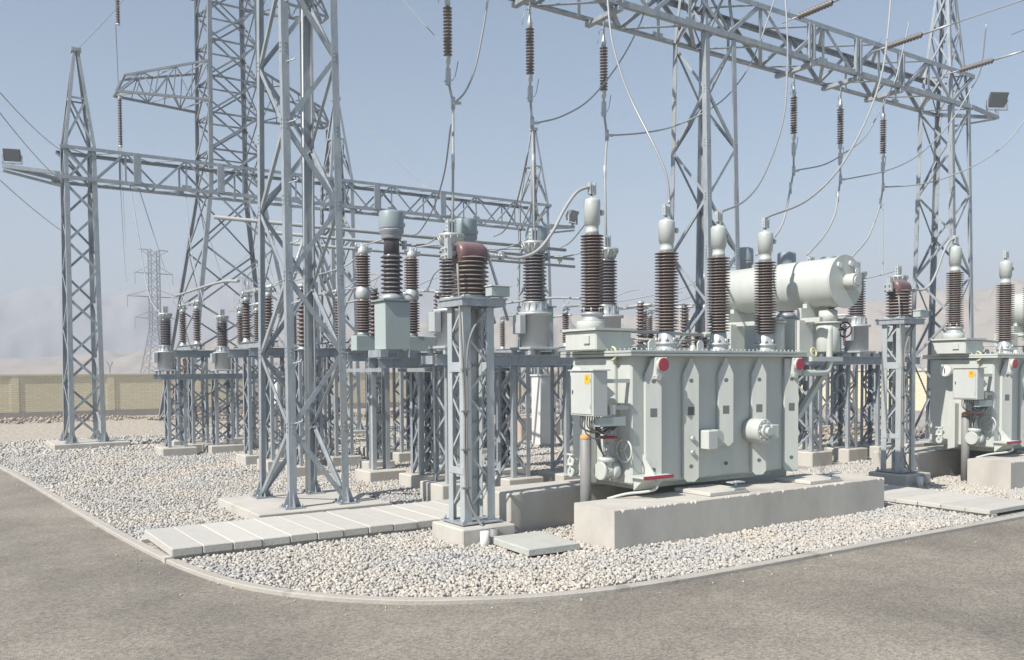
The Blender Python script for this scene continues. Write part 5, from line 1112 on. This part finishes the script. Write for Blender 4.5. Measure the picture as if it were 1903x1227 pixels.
# distant pylons
def pylon_far(loc, sc, label):
    T = empty('transmission_pylon', loc, R(8), label, 'pylon', 'transmission pylons'); T.scale = (sc,) * 3; l = MB()
    def w_(z): return 3.4 - (3.4 - 1.0) * min(z / 15, 1) if z < 15 else 1.0
    lv = [0, 3.5, 6.5, 9.2, 11.6, 13.6, 15.5, 17.5, 19.5, 21.5, 23.5, 25.5, 27.5, 29.5, 31.5, 33.5]
    for z0, z1 in zip(lv, lv[1:]):
        a, c = w_(z0), w_(z1)
        for sx in (-1, 1):
            for sy in (-1, 1): l.bar((sx * a, sy * a, z0), (sx * c, sy * c, z1), .17)
        for s in (-1, 1):
            l.bar((-a, s * a, z0), (c, s * c, z1), .09); l.bar((a, s * a, z0), (-c, s * c, z1), .09); l.bar((s * a, -a, z0), (s * c, c, z1), .09); l.bar((s * a, a, z0), (s * c, -c, z1), .09)
    l.build('body', FARSTEEL, T)
    for z, L_ in ((17.5, 4.6), (22.5, 6.2), (28.0, 4.4), (33.5, 3.4)):
        l = MB()
        for sx in (-1, 1):
            l.bar((sx * 1, -1, z), (sx * L_, 0, z), .12); l.bar((sx * 1, 1, z), (sx * L_, 0, z), .12); l.bar((sx * 1, 0, z + (1.7 if z < 33 else -1.4)), (sx * L_, 0, z), .1)
            if z < 33: l.bar((sx * L_, 0, z), (sx * L_, 0, z - 2.6), .1)
        l.build('cross_arm', FARSTEEL, T)
    return T
p = at(290, 690, 185); pylon_far((p.x, 185, -1.5), .84, 'distant lattice pylon with four cross arms in the left background')
p = at(462, 690, 420); pylon_far((p.x, 420, -3), 1.5, 'very faint pylon seen far off behind the big pylon')

# ---------------------------------------------------------------- overhead thin wires
W = []
def wire(a, b_, sag, r, label): 
    a, b_ = Vector(a), Vector(b_); pts = [a.lerp(b_, t) - Vector((0, 0, 4 * sag * t * (1 - t))) for t in np.linspace(0, 1, 13)]
    tag(MB().tube(pts, r, 5).build('overhead_wire', CABLE), label, 'wire')
P_arm = [Vector((7.9, 44.6, 13.0)), Vector((18.1, 44.6, 13.0)), Vector((7.9, 44.6, 18.6)), Vector((18.1, 44.6, 18.6))]
far = at(290, 690, 185)
wire(P_arm[0], (far.x - 5, 185, 21), 3, .02, 'thin wire from the big pylon left lower arm to the distant pylon')
wire(P_arm[1], (far.x + 5, 185, 21), 3, .02, 'thin wire from the big pylon right lower arm to the distant pylon')
wire(P_arm[2], (far.x - 5, 185, 27), 3, .02, 'thin wire from the big pylon left upper arm to the distant pylon')
wire(P_arm[0], (6.0, 32.3, 9.9), .3, .018, 'wire from the big pylon left arm down to the rear gantry beam, first')
wire((12.0, 44.0, 16.0), (8.2, 32.3, 9.9), .3, .018, 'wire slanting from the big pylon body to the second gantry plate')
wire(P_arm[1], (15.6, 32.3, 9.9), .3, .018, 'wire from the big pylon right arm down to the rear gantry beam')
wire(P_arm[3], (17.6, 32.3, 9.9), .5, .018, 'wire from the upper right arm of the big pylon to the rear gantry')
wire(at(0, 172, 20), at(116, 281, 32.4), .1, .011, 'thin wire entering at the left edge above the floodlight, upper one')
wire(at(0, 210, 20), at(116, 338, 32.4), .1, .011, 'thin wire entering at the left edge above the floodlight, lower one')
wire(at(0, 335, 24), at(116, 430, 32.4), .05, .011, 'thin wire at the left edge below the gantry bracket')
wire(at(740, -10, 18), at(832, 92, 15.8), .02, .010, 'hair thin wire slanting to the foot of the leftmost insulator string')
wire((6.3, 16.4, 14), (4.55, 32.8, 13.2), .3, .010, 'thin shield wire from the near tower to the leftmost rear spire')
conductor([at(242, 345, 32.4), at(256, 430, 31.5), at(270, 515, 30.5), at(281, 560, 29), at(300, 585, 28.0), at(309, 592, 27.9)], .017, 'pale cable hanging from the rear gantry to the far-left can', STEEL2)
conductor([at(345, 360, 32.4), at(356, 470, 31), at(374, 545, 29.2), at(380, 568, 28.9)], .015, 'pale cable hanging from the rear gantry to the leftmost far disconnector', STEEL2)
conductor([at(838, 230, 17.2), at(826, 320, 18.5), at(806, 385, 20), at(780, 430, 21.5), at(762, 438, 22.2)], .02, 'dark cable looping from high up down to the busbar tube clamp', CABLE)
conductor([at(982, 280, 17.2), at(962, 370, 18.5), at(940, 425, 20), at(918, 440, 23.9)], .02, 'dark cable looping behind the second rod down to the middle busbar', CABLE)
conductor([at(1100, 395, 17.2), at(1085, 420, 19), at(1060, 450, 22), at(1043, 460, 24.5)], .02, 'dark cable looping left of the tallest bushing down to the farthest busbar', CABLE)

# ---------------------------------------------------------------- hills
def ridge(name, dist, a0, a1, hfun, depth, m, seed, n=340, rows=26):
    g_ = np.random.default_rng(seed); ph = g_.uniform(0, 6.28, 40); vs = []; 
    for j in range(rows + 1):
        t = j / rows
        for i in range(n + 1):
            az = a0 + (a1 - a0) * i / n; H = hfun(az, ph); d = dist + depth * t
            prof = math.sin(math.pi / 2 * min(t * 1.0, 1)) ** .85
            q_ = Vector((d * math.sin(az) / dist * 22, t * 5.5, seed)); rough = (mnoise.fractal(q_, .9, 2.1, 6) * (.26 if seed == 3 else .12) * (math.sin(math.pi * t) ** .7 if t < 1 else 0) - .10 * abs(mnoise.noise(q_ * 1.7)) * (t < 1)) * H
            yaw = R(33.8) + az
            vs.append((d * math.sin(yaw), d * math.cos(yaw), max(-4, H * prof + rough) if t > 0 else -6))
    fs = [(j * (n + 1) + i, j * (n + 1) + i + 1, (j + 1) * (n + 1) + i + 1, (j + 1) * (n + 1) + i) for j in range(rows) for i in range(n)]
    b = MB(); b.add(vs, fs, True); return struct(name, b, m)
def prof_pts(pts, wob, fq):
    xs = [math.atan((p[0] - 951.5) / 1640) for p in pts]
    def f(az, ph, d=None):
        h = np.interp(az, xs, [p[1] for p in pts]); return h
    return lambda az, ph: float(np.interp(az, xs, [p[1] for p in pts])) * (1 + wob * sum(math.sin(az * fq * (k + 1) ** 1.35 + ph[k + 9]) / (k + 1) for k in range(6)))
# heights in metres at the ridge = pixels above the horizon * distance / 1640
def H(d, l): return [(x, (690 - y) * d / 1640) for x, y in l]
ridge('hills', 420, -.62, .62, prof_pts(H(600, [(-400, 672), (0, 660), (150, 655), (330, 640), (600, 610), (760, 600), (950, 590), (1150, 590), (1300, 586), (1500, 578), (1640, 569), (1780, 560), (2300, 540)]), .02, 16), 180, HILL, 3)
ridge('mountains', 800, -.62, .62, prof_pts(H(1000, [(-400, 545), (0, 556), (120, 540), (200, 548), (300, 536), (420, 525), (560, 505), (640, 500), (720, 520), (860, 560), (1000, 600), (2300, 600)]), .04, 12), 200, HILL2, 8, rows=20)

# ---------------------------------------------------------------- air
b = MB(); b.box(-700, 1200, -80, 1080, -8, 135)
me = bpy.data.meshes.new('haze'); me.from_pydata(b.v, [], b.f); hz = bpy.data.objects.new('haze', me); COL.objects.link(hz)
hm = bpy.data.materials.new('haze'); hm.use_nodes = True; hn = hm.node_tree; hn.nodes.remove(hn.nodes['Principled BSDF'])
pv = hn.nodes.new('ShaderNodeVolumePrincipled'); pv.inputs['Color'].default_value = (.86, .89, .96, 1); pv.inputs['Density'].default_value = .0017; pv.inputs['Anisotropy'].default_value = .0
hn.links.new(pv.outputs[0], hn.nodes['Material Output'].inputs['Volume']); me.materials.append(hm); tag(hz, 'pale dusty haze filling the air over the whole yard', 'haze', kind='stuff')
print('objects', len(bpy.data.objects))
